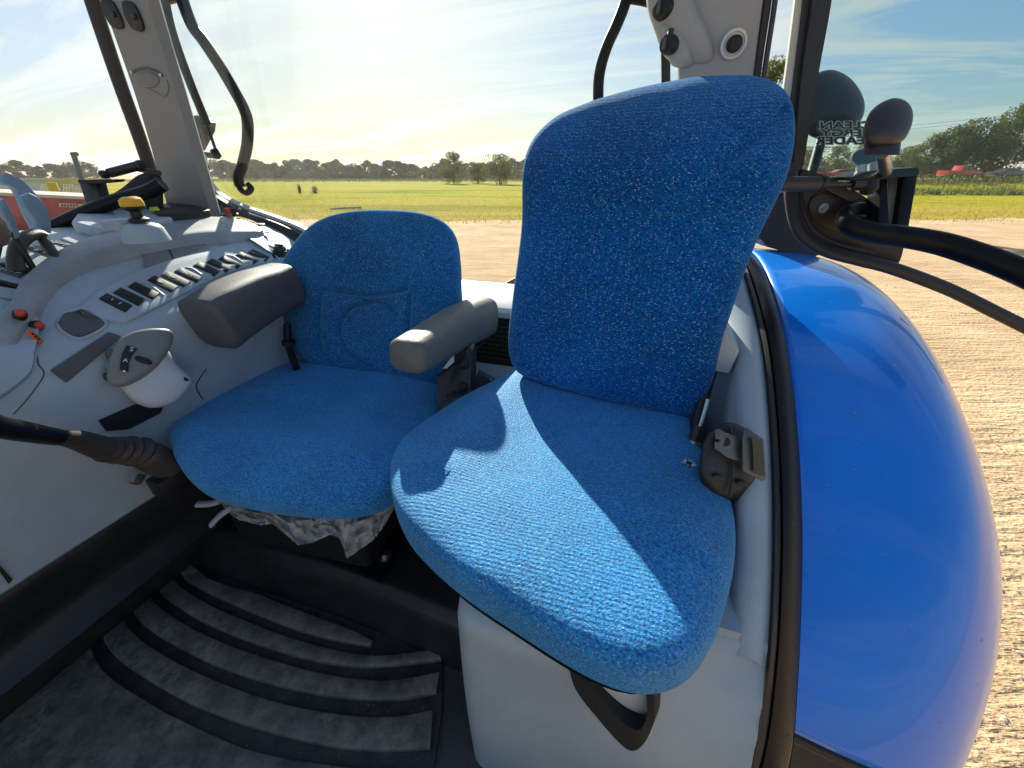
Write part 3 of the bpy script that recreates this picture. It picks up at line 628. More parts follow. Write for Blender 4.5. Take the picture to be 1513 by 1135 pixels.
ob = [(777, 270), (779, 238), (788, 212), (806, 190), (832, 171), (870, 155), (915, 141), (965, 129), (1020, 119), (1075, 115), (1118, 117), (1148, 129), (1166, 150), (1173, 182), (1171, 220), (1160, 262), (1142, 305), (1120, 352), (1100, 402), (1082, 452), (1065, 505), (1054, 555), (1044, 588), (1030, 608), (1010, 615), (980, 609), (925, 596), (860, 580), (800, 563), (770, 550), (758, 530), (756, 505), (758, 480), (763, 440), (768, 380), (773, 320)]
bv = nb.cross(ux).normalized()
if bv.z < 0: bv = -bv
bc = sum(atps(ob, PLB), Vector())/len(ob)
def bend(v): return -2.6*max(0, v-.10)**2
OB = []
for x_, y_ in ob:
    p = atp(x_, y_, PLB)
    for _ in range(5): p = atp(x_, y_, (pb0+nb*bend((p-bc).dot(bv)), nb))
    OB.append(p-nb*bend((p-bc).dot(bv)))
cr0, cr1 = atp(1158, 165, PLB)-bc, atp(1040, 285, PLB)-bc
def dispb(p):
    q = p-bc; u, v = q.dot(ux), q.dot(bv); d = 0
    a = Vector((cr0.dot(ux), cr0.dot(bv))); c = Vector((cr1.dot(ux), cr1.dot(bv))); w = Vector((u, v)); t = max(0, min(1, (w-a).dot(c-a)/(c-a).length_squared))
    dd = (w-(a+(c-a)*t)).length; d -= .013*math.exp(-(dd/.009)**2)*(1-.5*t)
    d += .012*math.exp(-((v-.10)/.04)**2) - .008*math.exp(-((v-.03)/.08)**2) + .010*math.exp(-((v+.12)/.1)**2)
    d += .0018*noise.noise(Vector((u*16, v*16, 5)))
    return p+nb*d
b = B(); pillow(b, OB, nb, .038, .045, pf=3.6, pb=3, rings=34, N=150, disp=dispb)
for v_ in b.verts: v_.co += nb*bend((v_.co-bc).dot(bv))
obj('backrest', b, fab_b, seatR, smooth=80)
# strap loop hanging from the seat board
b = B(); sp = [at(838, 972, Y=.236), at(850, 1018, Y=.226), at(885, 1064, Y=.220), at(915, 1098, Y=.217), at(934, 1110, Y=.216), at(952, 1098, Y=.217), at(966, 1066, Y=.222), at(966, 1020, Y=.232)]
si = [at(862, 975, Y=.236), at(872, 1010, Y=.226), at(902, 1050, Y=.220), at(925, 1072, Y=.217), at(940, 1079, Y=.216), at(950, 1074, Y=.217), at(956, 1056, Y=.222), at(954, 1020, Y=.232)]
band(b, sp, si, Vector((.006, .016, 0)), 50); obj('pull_strap', b, strap_m, seatR)
# hinge hardware visible right of the backrest
b = B(); tube(b, ats([(1052, 545), (1040, 585), (1030, 625), (1026, 650)], d=.66), .010, 10, n=20); obj('back_hinge', b, deep, seatR)
b = B(); tube(b, ats([(1046, 590), (1036, 625), (1030, 640)], d=.64), .0035, 8, n=10); obj('hinge_rod', b, metal_m, seatR)
b = B(); tube(b, ats([(1033, 630), (1022, 668)], d=.625), .010, 14); hk = obj('gas_spring', b, black, seatR)
b = B(); tube(b, ats([(1026, 652), (1021, 672)], d=.622), .0108, 14); obj('spring_sleeve', b, mat('dull_chrome', (.3, .31, .33), .35, metal=.8, var=.4, vscale=80), hk)

# ---------------- driver seat, left
vx, vy = axes(13)
seatL = thing('driver_seat', 'blue fabric driver seat with rounded backrest and dusty grey armrests, behind the passenger seat', 'seat', at(470, 800, Z=PLAT))
PLD = (Vector((0, 0, -.498)), UZ)
od = [(257, 668), (262, 645), (278, 622), (308, 598), (345, 577), (388, 558), (432, 545), (480, 540), (540, 545), (600, 552), (640, 565), (655, 590), (655, 625), (645, 665), (620, 705), (590, 732), (560, 750), (520, 759), (475, 760), (430, 756), (385, 749), (345, 741), (310, 730), (284, 712), (266, 690)]
dc = sum(atps(od, PLD), Vector())/len(od)
def dispd(p):
    q = p-dc; u, v = q.dot(vx), q.dot(vy)
    dz = -.014*math.exp(-((v-.06)/.14)**2)*math.exp(-(u/.13)**2)+.012*math.exp(-((v+.10)/.05)**2)
    # pressed seams across the cushion
    dz -= .003*math.exp(-((v-.03-.25*u*u)/.006)**2)
    return p+UZ*(dz+.002*noise.noise(Vector((u*12, v*12, 9))))
b = B(); pillow(b, atps(od, PLD), UZ, .052, .045, pf=3.2, pb=3, rings=34, N=140, disp=dispd); obj('seat_cushion', b, fab_s, seatL, smooth=80)
bb0 = ray(550, 560)*1.045; bt0 = ray(550, 312)*.985
nd = vx.cross((bt0-bb0)-vx*(bt0-bb0).dot(vx)).normalized()
if nd.dot(vy) > 0: nd = -nd
PLE = (bb0, nd)
oe = [(414, 455), (415, 420), (425, 388), (443, 358), (465, 335), (490, 321), (525, 313), (565, 311), (605, 313), (640, 320), (662, 333), (674, 354), (679, 385), (681, 430), (681, 475), (674, 520), (662, 560), (640, 572), (600, 565), (550, 556), (500, 548), (465, 539), (440, 516), (424, 490)]
OE = atps(oe, PLE); ec = sum(OE, Vector())/len(OE); ev = nd.cross(vx).normalized()
if ev.z < 0: ev = -ev
def uvE(px, py):
    q = atp(px, py, PLE)-ec; return Vector((q.dot(vx), q.dot(ev)))
seams = []
def addseam(pts, closed=False):
    P = [Vector((*uvE(x, y), 0)) for x, y in pts]; P = cr(P, 60, closed); seams.append([(p.x, p.y) for p in P])
addseam([(487, 520), (486, 470), (488, 438), (492, 428)]); addseam([(492, 430), (530, 436), (575, 437), (612, 430)]); addseam([(616, 440), (614, 480), (612, 520)])
addseam([(556, 448), (528, 458), (516, 480), (519, 505), (535, 527), (560, 540)]); addseam([(556, 448), (580, 450), (598, 466)])
def seamd(u, v):
    m = 1
    for s in seams:
        for i in range(0, len(s), 2):
            d = (u-s[i][0])**2+(v-s[i][1])**2
            if d < m: m = d
    return math.sqrt(m)
def dispe(p):
    q = p-ec; u, v = q.dot(vx), q.dot(ev)
    d = -.018*math.exp(-(u/.13)**2)*math.exp(-(v/.16)**2)
    s = seamd(u, v); d -= .012*math.exp(-(s/.0055)**2)
    return p+nd*(d+.0015*noise.noise(Vector((u*14, v*14, 3))))
b = B(); pillow(b, OE, nd, .050, .050, pf=3.4, pb=3, rings=64, N=220, disp=dispe); bkL = obj('backrest', b, fab_d, seatL, smooth=80)
b = B(); p, _ = at(467, 350, d=.93), 0; 
h = atp(467, 351, (PLE[0]+nd*.043, nd)); disc(b, h, nd, .006, .002, 12); b.free()
# left-hand armrest (between the seats)
def arm(name, cs, m, seg=32, power=3.2):
    """cs: (px, py, depth, half width, half height)"""
    P = [at(x, y, d=d) for x, y, d, w, h in cs]; W = [Vector((w, h, 0)) for *_, w, h in cs]
    P2 = cr(P, 40); W2 = cr(W, 40); secs = []
    for i in range(40):
        t = (P2[min(i+1, 39)]-P2[max(i-1, 0)]).normalized(); s = t.cross(UZ).normalized(); u = s.cross(t).normalized()
        e = i/39; k = min(1, (1-(1-min(1, e/.10))**2.2)**.5+.02) if e < .10 else (min(1, (1-(1-min(1, (1-e)/.07))**2.2)**.5+.02) if e > .93 else 1)
        secs.append((P2[i], s, u, W2[i].x*k, W2[i].y*k))
    b = B(); loft(b, secs, seg, power); return b
b = arm('armrest', [(596, 531, .68, .038, .031), (640, 505, .78, .040, .039), (680, 482, .885, .041, .048), (718, 466, 1.0, .042, .050)], arm_grey)
armL = obj('armrest', b, arm_grey, seatL, smooth=60)
b = B(); tube(b, [at(645, 556, d=.765), at(672, 538, d=.84), at(700, 520, d=.905), at(716, 503, d=.955)], .0022, 6, n=20); obj('armrest_seam', b, deep, armL)
b = B(); plate(b, ats([(652, 545), (668, 529), (671, 524), (671, 535), (660, 545)], d=.79), ray(660, 535)*.015, .002); obj('ivory_slider', b, ivory, armL)
b = B(); plate(b, cr(ats([(648, 552), (646, 600), (652, 620), (690, 615), (695, 560), (694, 515), (676, 522), (668, 535)], d=.85), 40, True), FV*.03+RV*.01, .004); brk = obj('armrest_bracket', b, mat('satin_black_bracket', (.022, .022, .022), .35, bump=.2), seatL)
for x, y in ((686, 537), (684, 572)):
    b = B(); lathe(b, at(x, y, d=.847), -ray(x, y), [(.001, 0), (.012, 0), (.012, .002), (.008, .005), (.001, .005)], 18); obj('bracket_bolt', b, deep, brk)
b = B(); plate(b, cr(ats([(665, 588), (680, 592), (687, 602), (672, 630), (655, 648), (640, 640), (646, 612)], d=.82), 40, True), FV*.03, .004); bu = obj('belt_buckle', b, mat('buckle_plastic', (.035, .034, .027), .35), seatL)
for x, y in ((658, 590), (664, 603), (660, 612)):
    b = B(); box(b, at(x, y, d=.815), RV*.004, UZ*.003, FV*.003, .001); obj('buckle_stud', b, pad_grey, bu)
# console-side armrest
b = arm('armrest', [(302, 486, .79, .052, .060), (335, 463, .835, .053, .060), (375, 440, .905, .055, .058), (405, 427, .965, .056, .055), (424, 420, 1.0, .055, .055)], pad_grey, power=3.6)
obj('armrest', b, pad_grey, seatL, smooth=60, label='long charcoal armrest pad on the console side')
b = B(); tube(b, [at(424, 480, d=1.02), at(425, 505, d=1.02), at(430, 522, d=1.02), at(438, 545, d=1.0)], .009, 10, n=20); lathe(b, at(426, 506, d=1.01), UZ, [(.001, -.006), (.016, -.005), (.016, .005), (.001, .006)], 16); obj('harness_cable', b, deep, seatL)
# base, slide plate, suspension bellows
b = B(); plate(b, ats([(300, 738), (360, 748), (604, 790), (560, 862), (330, 772)], Z=PLAT+.012), Vector((0, 0, .012)), .003); obj('base_plate', b, gloss, seatL)
b = B(); box(b, dc+Vector((.0, .03, -.13)), vx*.17, vy*.15, UZ*.13, .02, 3); obj('suspension_housing', b, deep, seatL)
b = B(); p = at(568, 822, Z=PLAT+.026); lathe(b, p, UZ, [(.001, 0), (.012, 0), (.012, .002), (.007, .002), (.0065, .009), (.001, .009)], 6); lathe(b, p, UZ, [(.001, -.001), (.017, -.001), (.017, .001), (.001, .001)], 18); obj('mount_bolt', b, metal_m, seatL)
for pts in ([(292, 745), (312, 744), (326, 740)], [(312, 776), (325, 762), (342, 750)]):
    b = B(); tube(b, ats(pts, d=.80), .0085, 12, n=12, flat=.6); obj('adjuster_lever', b, mat('faded_lilac_plastic', (.42, .39, .43), .45), seatL)
# torn plastic film hanging below the cushion
film = bpy.data.materials.new('clear_film'); film.use_nodes = True; N = film.node_tree.nodes; L = film.node_tree.links
pbn = N['Principled BSDF']; pbn.inputs['Base Color'].default_value = (.74, .73, .70, 1); pbn.inputs['Roughness'].default_value = .18; pbn.inputs['Alpha'].default_value = .55
nt = N.new('ShaderNodeTexNoise'); nt.inputs['Scale'].default_value = 18; nt.inputs['Detail'].default_value = 4; tcx = N.new('ShaderNodeTexCoord'); L.new(tcx.outputs['Object'], nt.inputs[0])
mrr = N.new('ShaderNodeMapRange'); mrr.inputs[1].default_value = .35; mrr.inputs[2].default_value = .65; mrr.inputs[3].default_value = .38; mrr.inputs[4].default_value = .58; L.new(nt.outputs['Fac'], mrr.inputs[0]); L.new(mrr.outputs[0], pbn.inputs['Alpha'])
top = [(322, 738), (370, 748), (420, 755), (470, 758), (520, 757), (560, 748), (585, 735)]
bot = [(338, 758), (352, 768), (385, 776), (402, 774), (420, 788), (440, 806), (462, 802), (488, 790), (505, 797), (512, 826), (532, 812), (552, 798), (566, 780), (584, 748)]
T = even([p for p in cr([Vector((x, y, 0)) for x, y in top], 200)], 90, False); Bt = even([Vector((x, y, 0)) for x, y in bot], 90, False)
b = B(); rows = []
for j in range(15):
    r = []
    for i in range(90):
        q = T[i].lerp(Bt[i], j/14); dd = .70+.015*noise.noise(Vector((i*.16, j*.35, 0)))+.02*abs(noise.noise(Vector((i*.3+j*.1, j*.2, 4))))-.01*j/14
        r.append(at(q.x+1.5*noise.noise(Vector((i*.5, j*.5, 8))), q.y, d=dd))
    rows.append(r)
sheet(b, rows); obj('torn_plastic_film', b, film, seatL, smooth=25)

# ================================================================ RIGHT SIDE OF THE CAB: wheel arch trim, sill, belt
AC = (1.2, -1.2)                                       # wheel centre (Y, Z)
ibp = [at(x, y, X=.21) for x, y in [(1092, 392), (1105, 430), (1122, 500), (1132, 580), (1139, 700), (1139, 850), (1129, 1000), (1105, 1135)]]
ibp = [Vector((.21, 1.30, ibp[0].z+.02))]+ibp+[Vector((.21, .236, -.80)), Vector((.21, .234, FLOOR))]
IB = even(cr(ibp, 400), 120, False)
def ib_y(z):
    best = min(IB, key=lambda p: abs(p.z-z)+(0 if p.y < .66 else 9)); return best.y
arch = thing('wheel_arch_trim', 'grey moulded wheel arch panel under and beside the passenger seat', 'panel', (.03, .25, FLOOR))
bm = B(); rows = []
for p in IB:
    if p.z < -.525: continue
    xi = .178-.30*max(0, p.y-.68)-(.0 if p.y > .3 else 0); dz = .012
    sec = [(.2105, 0), (.204, .006), (.196, dz), ((.196+xi)/2, dz+.003), (xi, dz), (xi-.006, .004), (xi-.008, -.012)]
    r = [Vector((x, p.y, p.z+z)) for x, z in sec]; r.append(Vector((xi-.010, p.y+.0, min(p.z-.05, -.53)))); rows.append(r)
sheet(bm, rows); obj('arch_cheek', bm, grey, arch, smooth=60)
bm = B(); rows = []
zs = [(-.478, .12), (-.474, .06), (-.476, .025), (-.483, .008)]+[(-.497-.433*i/26, 0) for i in range(27)]
for j, (z, yo) in enumerate(zs):
    r = []
    for i in range(34):
        x = .21-(.21+.135)*i/33; s = max(0, min(1, (x-.02)/.19)); s = s*s*(3-2*s)
        y = .243+(max(ib_y(z), .236)-.243)*s + yo+.006*math.sin((z+.45)*7)
        r.append(Vector((x, y, z)))
    for k in range(1, 9):
        a = k/8*PI/2; r.append(Vector((-.135-.028*math.sin(a), r[33].y+.028*(1-math.cos(a)), z)))
    r.append(Vector((-.165, .9, z))); rows.append(r)
sheet(bm, rows); obj('arch_front', bm, grey, arch, smooth=60)
bm = B(); aabb(bm, -.155, .175, .33, .9, -.49, -.476); obj('arch_top', bm, grey, arch)
bm = B(); pillow(bm, [at(x, y, Y=.243) for x, y in [(842, 975), (860, 1030), (890, 1068), (930, 1092), (958, 1088), (968, 1060), (962, 1020), (945, 990), (900, 960)]], (0, -1, 0), .011, .01, pf=2.4, N=70, rings=12); obj('strap_recess', bm, mat('satin_grey_plastic', (.52, .54, .55), .25), arch)
# rear corner behind the seat
bm = B(); plate(bm, [at(x, y, Y=.66) for x, y in [(1030, 462), (1058, 472), (1072, 490), (1093, 520), (1078, 553), (1030, 545)]], Vector((0, .08, .01)), .004); obj('corner_box', bm, grey, arch)
bm = B(); aabb(bm, -.2, .17, .86, .88, -.75, -.20); obj('corner_wall', bm, grey, arch)

# door sill frame: inner rubber lip, beige strip painting the edge highlight, wide glossy band
sill = thing('door_sill_frame', 'glossy black curved door sill frame between grey trim and blue fender', 'door frame', (.23, .3, -.6))
obp = [(1112, 384), (1126, 402), (1142, 440), (1159, 500), (1169, 560), (1178, 650), (1183, 750), (1183, 850), (1177, 1000), (1163, 1135)]
o1 = [Vector((.262, 1.32, -.19))]+[at(x, y, X=.262) for x, y in obp]+[Vector((.262, .26, -.78)), Vector((.262, .25, FLOOR))]
O1 = even(cr(o1, 400), 120, False)
def mixc(f, dz): return [a.lerp(c, f)+Vector((0, -dz*.5, dz)) for a, c in zip(IB, O1)]
def strip(rowsets, m, name, par, w=None):
    b = B(); sheet(b, [[c[i] for c in rowsets] for i in range(len(rowsets[0]))]); return obj(name, b, m, par, smooth=50)
strip([mixc(0, -.004), mixc(.03, .008), mixc(.13, .011), mixc(.19, .006), mixc(.21, -.004)], seal, 'rubber_lip', sill)
strip([mixc(.21, -.004), mixc(.225, .002), mixc(.245, .004), mixc(.27, -.002)], mat('beige_highlight', (.35, .31, .24), .3, metal=.6, var=.3, vscale=30), 'highlight_strip', sill)
strip([mixc(.27, -.002), mixc(.30, .006), mixc(.45, .0095), mixc(.62, .0105), mixc(.9, .009), mixc(.97, .005), mixc(1.0, -.004), mixc(1.0, -.06)], gloss, 'outer_band', sill)
rg = random.Random(11); bm = B()
for k in range(26):
    i = rg.randrange(35, 110); f = rg.uniform(.4, .9); p = IB[i].lerp(O1[i], f)+Vector((0, -.0052, .0104)); s = rg.uniform(.0005, .0013); disc(bm, p, (0, -.5, .8), s, .0004, 6)
obj('paint_specks', bm, mat('grey_speck', (.12, .12, .13), .6), sill, kind='stuff')

strip([[p+Vector((.003, 0, -.004)) for p in O1], [p+Vector((.003, .02, -.07)) for p in O1], [p+Vector((.003, .05, -.2)) for p in O1]], mat('blue_flange_paint', (.0005, .15, .62), .4), 'blue_flange', sill)
# seat belt reel with tongue
reel = thing('seat_belt_reel', 'black seat belt retractor with grey metal tongue and webbing right of the passenger seat', 'seat belt', at(1085, 735, d=0.5400))
bm = B(); ctr = ray(1078, 685)*0.5400; rd = -ray(1078, 685).normalized()
pillow(bm, [ray(x, y)*0.5400 for x, y in [(1040, 655), (1050, 638), (1070, 626), (1092, 628), (1112, 645), (1122, 675), (1120, 706), (1106, 728), (1086, 739), (1062, 736), (1044, 720), (1034, 705), (1034, 680)]], rd, .030, .04, pf=4, N=80, rings=14)
rb = obj('reel_housing', bm, mat('dusty_reel_plastic', (.022, .020, .019), .42, bump=.3, bscale=120, var=.6, vscale=25), reel)
bm = B(); tube(bm, [ray(x, y)*0.5094 for x, y in [(1078, 628), (1083, 660), (1083, 700), (1078, 734)]], .0016, 8, n=24); obj('housing_seam', bm, black, rb)
for x, y in ((1062, 706), (1098, 715)):
    bm = B(); pillow(bm, [ray(x+dx, y+dy)*0.5103 for dx, dy in ((-8, -3), (0, -5), (8, -1), (7, 4), (0, 4), (-7, 2))], rd, .002, .003, N=20, rings=4); obj('housing_lug', bm, black, rb)
tg = mat('brushed_grey_tongue', (.13, .13, .125), .38, metal=.55, bump=.2, bscale=200, var=.2, vscale=30)
bm = B(); plate(bm, [ray(x, y)*0.5004 for x, y in [(1057, 635), (1064, 634), (1068, 639), (1092, 647), (1098, 650), (1096, 684), (1074, 676), (1068, 672), (1066, 668), (1056, 664), (1056, 652), (1063, 655), (1066, 651), (1062, 648), (1057, 650)]], rd*.004, .001); obj('belt_tongue', bm, tg, reel)
bm = B(); lathe(bm, ray(1072, 653)*0.4968, rd, [(.001, 0), (.0058, 0), (.0058, .0006), (.001, .0006)], 16); obj('tongue_hole', bm, deep, reel)
bm = B(); plate(bm, [ray(x, y)*0.4950 for x, y in [(1098, 634), (1104, 633), (1128, 649), (1132, 708), (1126, 711), (1098, 697), (1096, 690), (1097, 650)]], rd*.006, .0018); fr_ = obj('tongue_slot_frame', bm, tg, reel)
bm = B(); band(bm, [ray(x, y)*0.4878 for x, y in [(1110, 646), (1112, 665), (1113, 698)]], [ray(x, y)*0.4905 for x, y in [(1126, 652), (1129, 675), (1130, 704)]], rd*.004, 10, bev=.001); obj('webbing', bm, mat('khaki_webbing', (.085, .078, .055), .7, bump=.8, bscale=700), reel)
bm = B(); tube(bm, [ray(x, y)*0.4914 for x, y in [(1106, 642), (1096, 660), (1098, 680), (1108, 694)]], .0012, 6, n=16); obj('slot_rib', bm, deep, fr_)

# ================================================================ FENDER AND WHEEL
fen = thing('rear_fender', 'glossy bright blue curved tractor fender outside the open doorway', 'fender', (.46, 1.2, -1.2))
paint = mat('blue_tractor_paint', (.0004, .215, .82), .3, coat=.7, spec=.4, bump=.05, bscale=40, bd=.0006, var=.05, vscale=6)
def sst0(x):
    x = max(0, min(1, x)); return x*(2-x)
bm = B(); rows = []
for i in range(90):
    f = (i/89)**1.25; r = []
    for j in range(30):
        s = j/26
        a0 = 147.6+2.6*min(1, s); ang = math.radians(a0-(a0-8)*f)
        wx = .372-.055*(1-sst0(f/.16))-.012
        if s <= 1: X = .266+wx*s; rad = 1.022-.04*s**2-.15*s**5
        else: X = .266+wx+.004*(s-1); rad = .832-.9*(s-1)
        # inner edge follows the sill
        r.append(Vector((X, AC[0]+rad*math.cos(ang), AC[1]+rad*math.sin(ang))))
    rows.append(r)
sheet(bm, rows); fs = obj('fender_shell', bm, paint, fen, smooth=70)
md = fs.modifiers.new('thickness', 'SOLIDIFY'); md.thickness = .008; md.offset = -1
SB = bvh_of(fs); rg = random.Random(8); bm = B()
for k in range(70):
    x, y = rg.uniform(1190, 1460), rg.uniform(400, 1120); r_ = ray(x, y).normalized(); h = SB.ray_cast(Vector((0, 0, 0)), r_)
    if h[0] is None: continue
    n_ = h[1] if h[1].dot(r_) < 0 else -h[1]; s_ = rg.uniform(.0004, .0012); disc(bm, h[0], n_, s_, .0003, 6)
obj('dust_specks', bm, mat('pale_dust_speck', (.35, .36, .36), .8), fen, kind='stuff')
for x, y, dx_, dy_ in ((1392, 658, 9, 4), (1330, 470, 14, 12), (1262, 610, 5, 12), (1300, 820, 10, -3)):
    q = []
    for t_ in (0, .5, 1):
        r_ = ray(x+dx_*t_, y+dy_*t_).normalized(); h = SB.ray_cast(Vector((0, 0, 0)), r_); n_ = h[1] if h[1].dot(r_) < 0 else -h[1]; q.append(h[0]+n_*.0003)
    b = B(); tube(b, q, .0004, 4); obj('scratch', b, MATS['pale_dust_speck'], fen)
bm = B()
pts = []
for j in range(27):
    s = j/26; ang = math.radians(147.6+2.6*s+.4); rad = 1.012-.04*s**2-.15*s**5; pts.append(Vector((.266+.285*s, AC[0]+rad*math.cos(ang), AC[1]+rad*math.sin(ang))))
tube(bm, pts, .010, 8); obj('fender_lip', bm, seal, fen)
bm = B(); lathe(bm, at(1228, 398, X=.42), (0, .1, 1), [(.001, 0), (.02, 0), (.018, .004), (.001, .006)], 16); bm.free()
wh = thing('tractor_tyre', 'black tractor tyre tucked under the blue fender', 'tyre', (.46, 1.2, -1.2))
bm = B(); lathe(bm, Vector((.46, 1.2, -1.2)), (1, 0, 0), [(.45, -.15), (.62, -.17), (.70, -.16), (.74, -.13), (.75, 0), (.74, .13), (.70, .16), (.62, .17), (.45, .15)], 64); obj('tread', bm, seal, wh, smooth=30)
bm = B(); lathe(bm, Vector((.46, 1.2, -1.2)), (1, 0, 0), [(.05, -.02), (.40, -.05), (.46, -.14), (.46, .14), (.40, .05), (.05, .02)], 48); obj('rim', bm, white_p, wh, smooth=30)

# ================================================================ PILLARS
pl = thing('rear_pillar', 'grey rear cab pillar with two black switches at its top, rising from the console', 'pillar', at(280, 316, Y=.93))
bm = B(); band(bm, ats([(128, -90), (151, 0), (206, 160), (252, 322)], Y=.93), ats([(196, -90), (217, 0), (266, 160), (313, 322)], Y=.93), Vector((0, .03, .0)), 30); 
obj('pillar_face', bm, mat('taupe_pillar_plastic', (.21, .21, .205), .5, bump=.2, bscale=600, var=.06, vscale=4), pl)
bm = B(); band(bm, ats([(197, -90), (218, 0), (267, 160), (314, 322)], Y=.935), ats([(204, -90), (224, 0), (271, 160), (318, 322)], Y=.96), Vector((.004, .02, 0)), 30); obj('pillar_edge', bm, grey_l, pl)
bm = B(); tube(bm, ats([(118, -60), (136, 0), (176, 120), (205, 200), (226, 262)], Y=.96), .0175, 12, n=30); obj('rubber_seal', bm, seal, pl)
bm = B(); tube(bm, ats([(206, -60), (222, 0), (252, 85), (277, 165), (300, 240)], Y=.965), .004, 8, n=30); obj('window_gasket', bm, deep, pl)
for P in ([(151, 1), (168, 3), (184, 40), (165, 38)], [(182, 5), (200, 7), (214, 44), (195, 41)]):
    bm = B(); plate(bm, cr(ats(P, Y=.929), 24, True), Vector((0, -.004, 0)), .001); s1 = obj('pillar_switch', bm, deep, pl)
    bm = B(); c = sum(ats(P, Y=.923), Vector())/4; lathe(bm, c, (0, -1, 0), [(.001, 0), (.007, 0), (.006, .003), (.001, .004)], 14); obj('switch_nub', bm, black, s1)
bm = B(); tube(bm, ats([(193, 107), (203, 103), (216, 101), (230, 105), (240, 112)], Y=.928), .0028, 8, n=20); obj('emblem_rim', bm, pad_grey, pl)
bm = B(); tube(bm, ats([(203, 116), (208, 126), (220, 132), (232, 138), (243, 142), (249, 132), (246, 118)], Y=.929), .0016, 6, n=24); obj('emblem_rim', bm, grey_pod, pl)
bm = B(); pillow(bm, ats([(204, 112), (214, 106), (228, 108), (236, 118), (230, 128), (216, 130), (206, 122)], Y=.930), (0, -1, 0), .004, .002, N=40, rings=8); obj('worn_emblem', bm, mat('rubbed_emblem', (.17, .17, .16), .5, bump=.8, bscale=90), pl)
for x, y in ((195, 107), (238, 111)):
    bm = B(); disc(bm, at(x, y, Y=.928), (0, -1, 0), .004, .003, 10); obj('clip', bm, grey_l, pl)

pr = thing('rear_pillar', 'pale grey pillar with black sockets behind the passenger headrest', 'pillar', at(1040, 440, Y=1.0))
bm = B(); band(bm, ats([(984, -80), (986, 0), (996, 70), (1001, 110), (1000, 240), (990, 450)], Y=1.0), ats([(1138, -80), (1127, 0), (1119, 60), (1112, 118), (1098, 240), (1080, 450)], Y=1.0), Vector((0, -.02, 0)), 40, bev=.008); obj('pillar_face', bm, mat('pale_pillar_plastic', (.34, .335, .32), .5, bump=.2, bscale=600, var=.05, vscale=4), pr)
bm = B(); pillow(bm, ats([(950, -60), (954, -10), (958, 20), (972, 60), (982, 84), (1000, 94), (1030, 96), (1050, 92), (1055, 76), (1046, 48), (1034, 24), (1022, -10), (1020, -60)], Y=.985), (0, -1, 0), .034, .01, pf=2.6, N=80, rings=14); bl = obj('socket_bulge', bm, MATS['pale_pillar_plastic'], pr)
bm = B(); pillow(bm, ats([(980, 40), (998, 40), (1018, 60), (1024, 90), (1008, 100), (990, 92)], Y=.97), (-.3, -1, 0), .028, .01, pf=2.6, N=60, rings=12); obj('socket_bulge', bm, MATS['pale_pillar_plastic'], pr)
ax = (-RV*1.0-FV*.75).normalized()
for (x, y, r, dd) in ((986, 14, .0185, .69), (994, 68, .0150, .69)):
    p = ray(x, y)*dd; bm = B(); lathe(bm, p, ax, [(.001, 0), (r*.85, 0), (r*.85, .004), (r, .006), (r, .016), (r*.9, .020), (r*.3, .022), (.001, .022)], 28); k1 = obj('round_socket', bm, deep, pr)
    bm = B(); box(bm, p+ax*.0245, UZ*r*.5, ax.cross(UZ).normalized()*r*.14, ax*.003, .001); obj('socket_grip', bm, pad_grey, k1)
bm = B(); box(bm, ray(990, 52)*.675, UZ*.009, RV*.005, FV*.004, .002); obj('cap_strap', bm, black, pr)
ax = (-ray(1086, 64).normalized()+RV*.15).normalized(); p = ray(1084, 65)*.685
bm = B(); lathe(bm, p, ax, [(.001, 0), (.0215, 0), (.021, .003), (.017, .004), (.0165, .001), (.001, .001)], 32); rg_ = obj('bright_ring', bm, mat('bright_ring', (.65, .65, .66), .3), pr)
bm = B(); lathe(bm, p, ax, [(.001, 0), (.0125, 0), (.0125, .012), (.0105, .013), (.0105, .024), (.0085, .027), (.001, .027)], 24); obj('push_knob', bm, deep, rg_)
for L_, R_, yy, m_ in (([(1132, -80), (1128, 0), (1112, 118), (1100, 260)], [(1145, -80), (1139, 0), (1122, 118), (1108, 260)], .99, seal), ([(1147, -80), (1141, 0), (1124, 118), (1110, 260)], [(1154, -80), (1148, 0), (1131, 118), (1117, 260)], .985, mat('brown_black_seal', (.05, .035, .028), .35, bump=.1))):
    bm = B(); band(bm, ats(L_, Y=yy), ats(R_, Y=yy), Vector((0, -.012, 0)), 20, bev=.003); obj('door_gasket', bm, m_, pr)

# ================================================================ REAR WINDOW
rw = thing('rear_window', 'dusty rear cab window with black hinge tubes, the field seen through it', 'window', (-.6, 1.07, -.3))
gp = [(200, -120), (222, 0), (262, 130), (298, 240), (312, 275), (345, 298), (400, 320), (460, 346), (540, 400), (640, 424), (775, 434), (1000, 440), (1000, 120), (984, -120)]
bm = B(); plate(bm, ats(gp, Y=1.07), Vector((0, .005, 0))); obj('pane', bm, glass, rw, smooth=0)
bm = B(); band(bm, ats([(292, 225), (302, 262), (322, 286), (358, 304), (410, 322), (450, 339), (490, 368), (540, 404)], Y=1.045), ats([(297, 232), (304, 270), (326, 293), (360, 310), (412, 328), (450, 346), (484, 372), (530, 410)], Y=1.045), Vector((0, .02, .0)), 40); obj('window_trim', bm, grey_l, rw)
bm = B(); band(bm, ats([(300, 245), (306, 278), (328, 297), (362, 313), (412, 331), (448, 349), (482, 376), (530, 414)], Y=1.02), ats([(300, 318), (330, 319), (362, 322), (400, 340), (430, 362), (446, 385), (470, 405), (520, 440)], Y=1.0), Vector((0, .02, 0)), 40); obj('window_frame', bm, black, rw)
def T(name, par, pts, r, m=seal, Y=None, d=None, n=30, seg=12, flat=1.0):
    b = B(); tube(b, [at(x, y, Y=Y, d=d) for x, y in pts], r, seg, n=n, flat=flat); return obj(name, b, m, par)
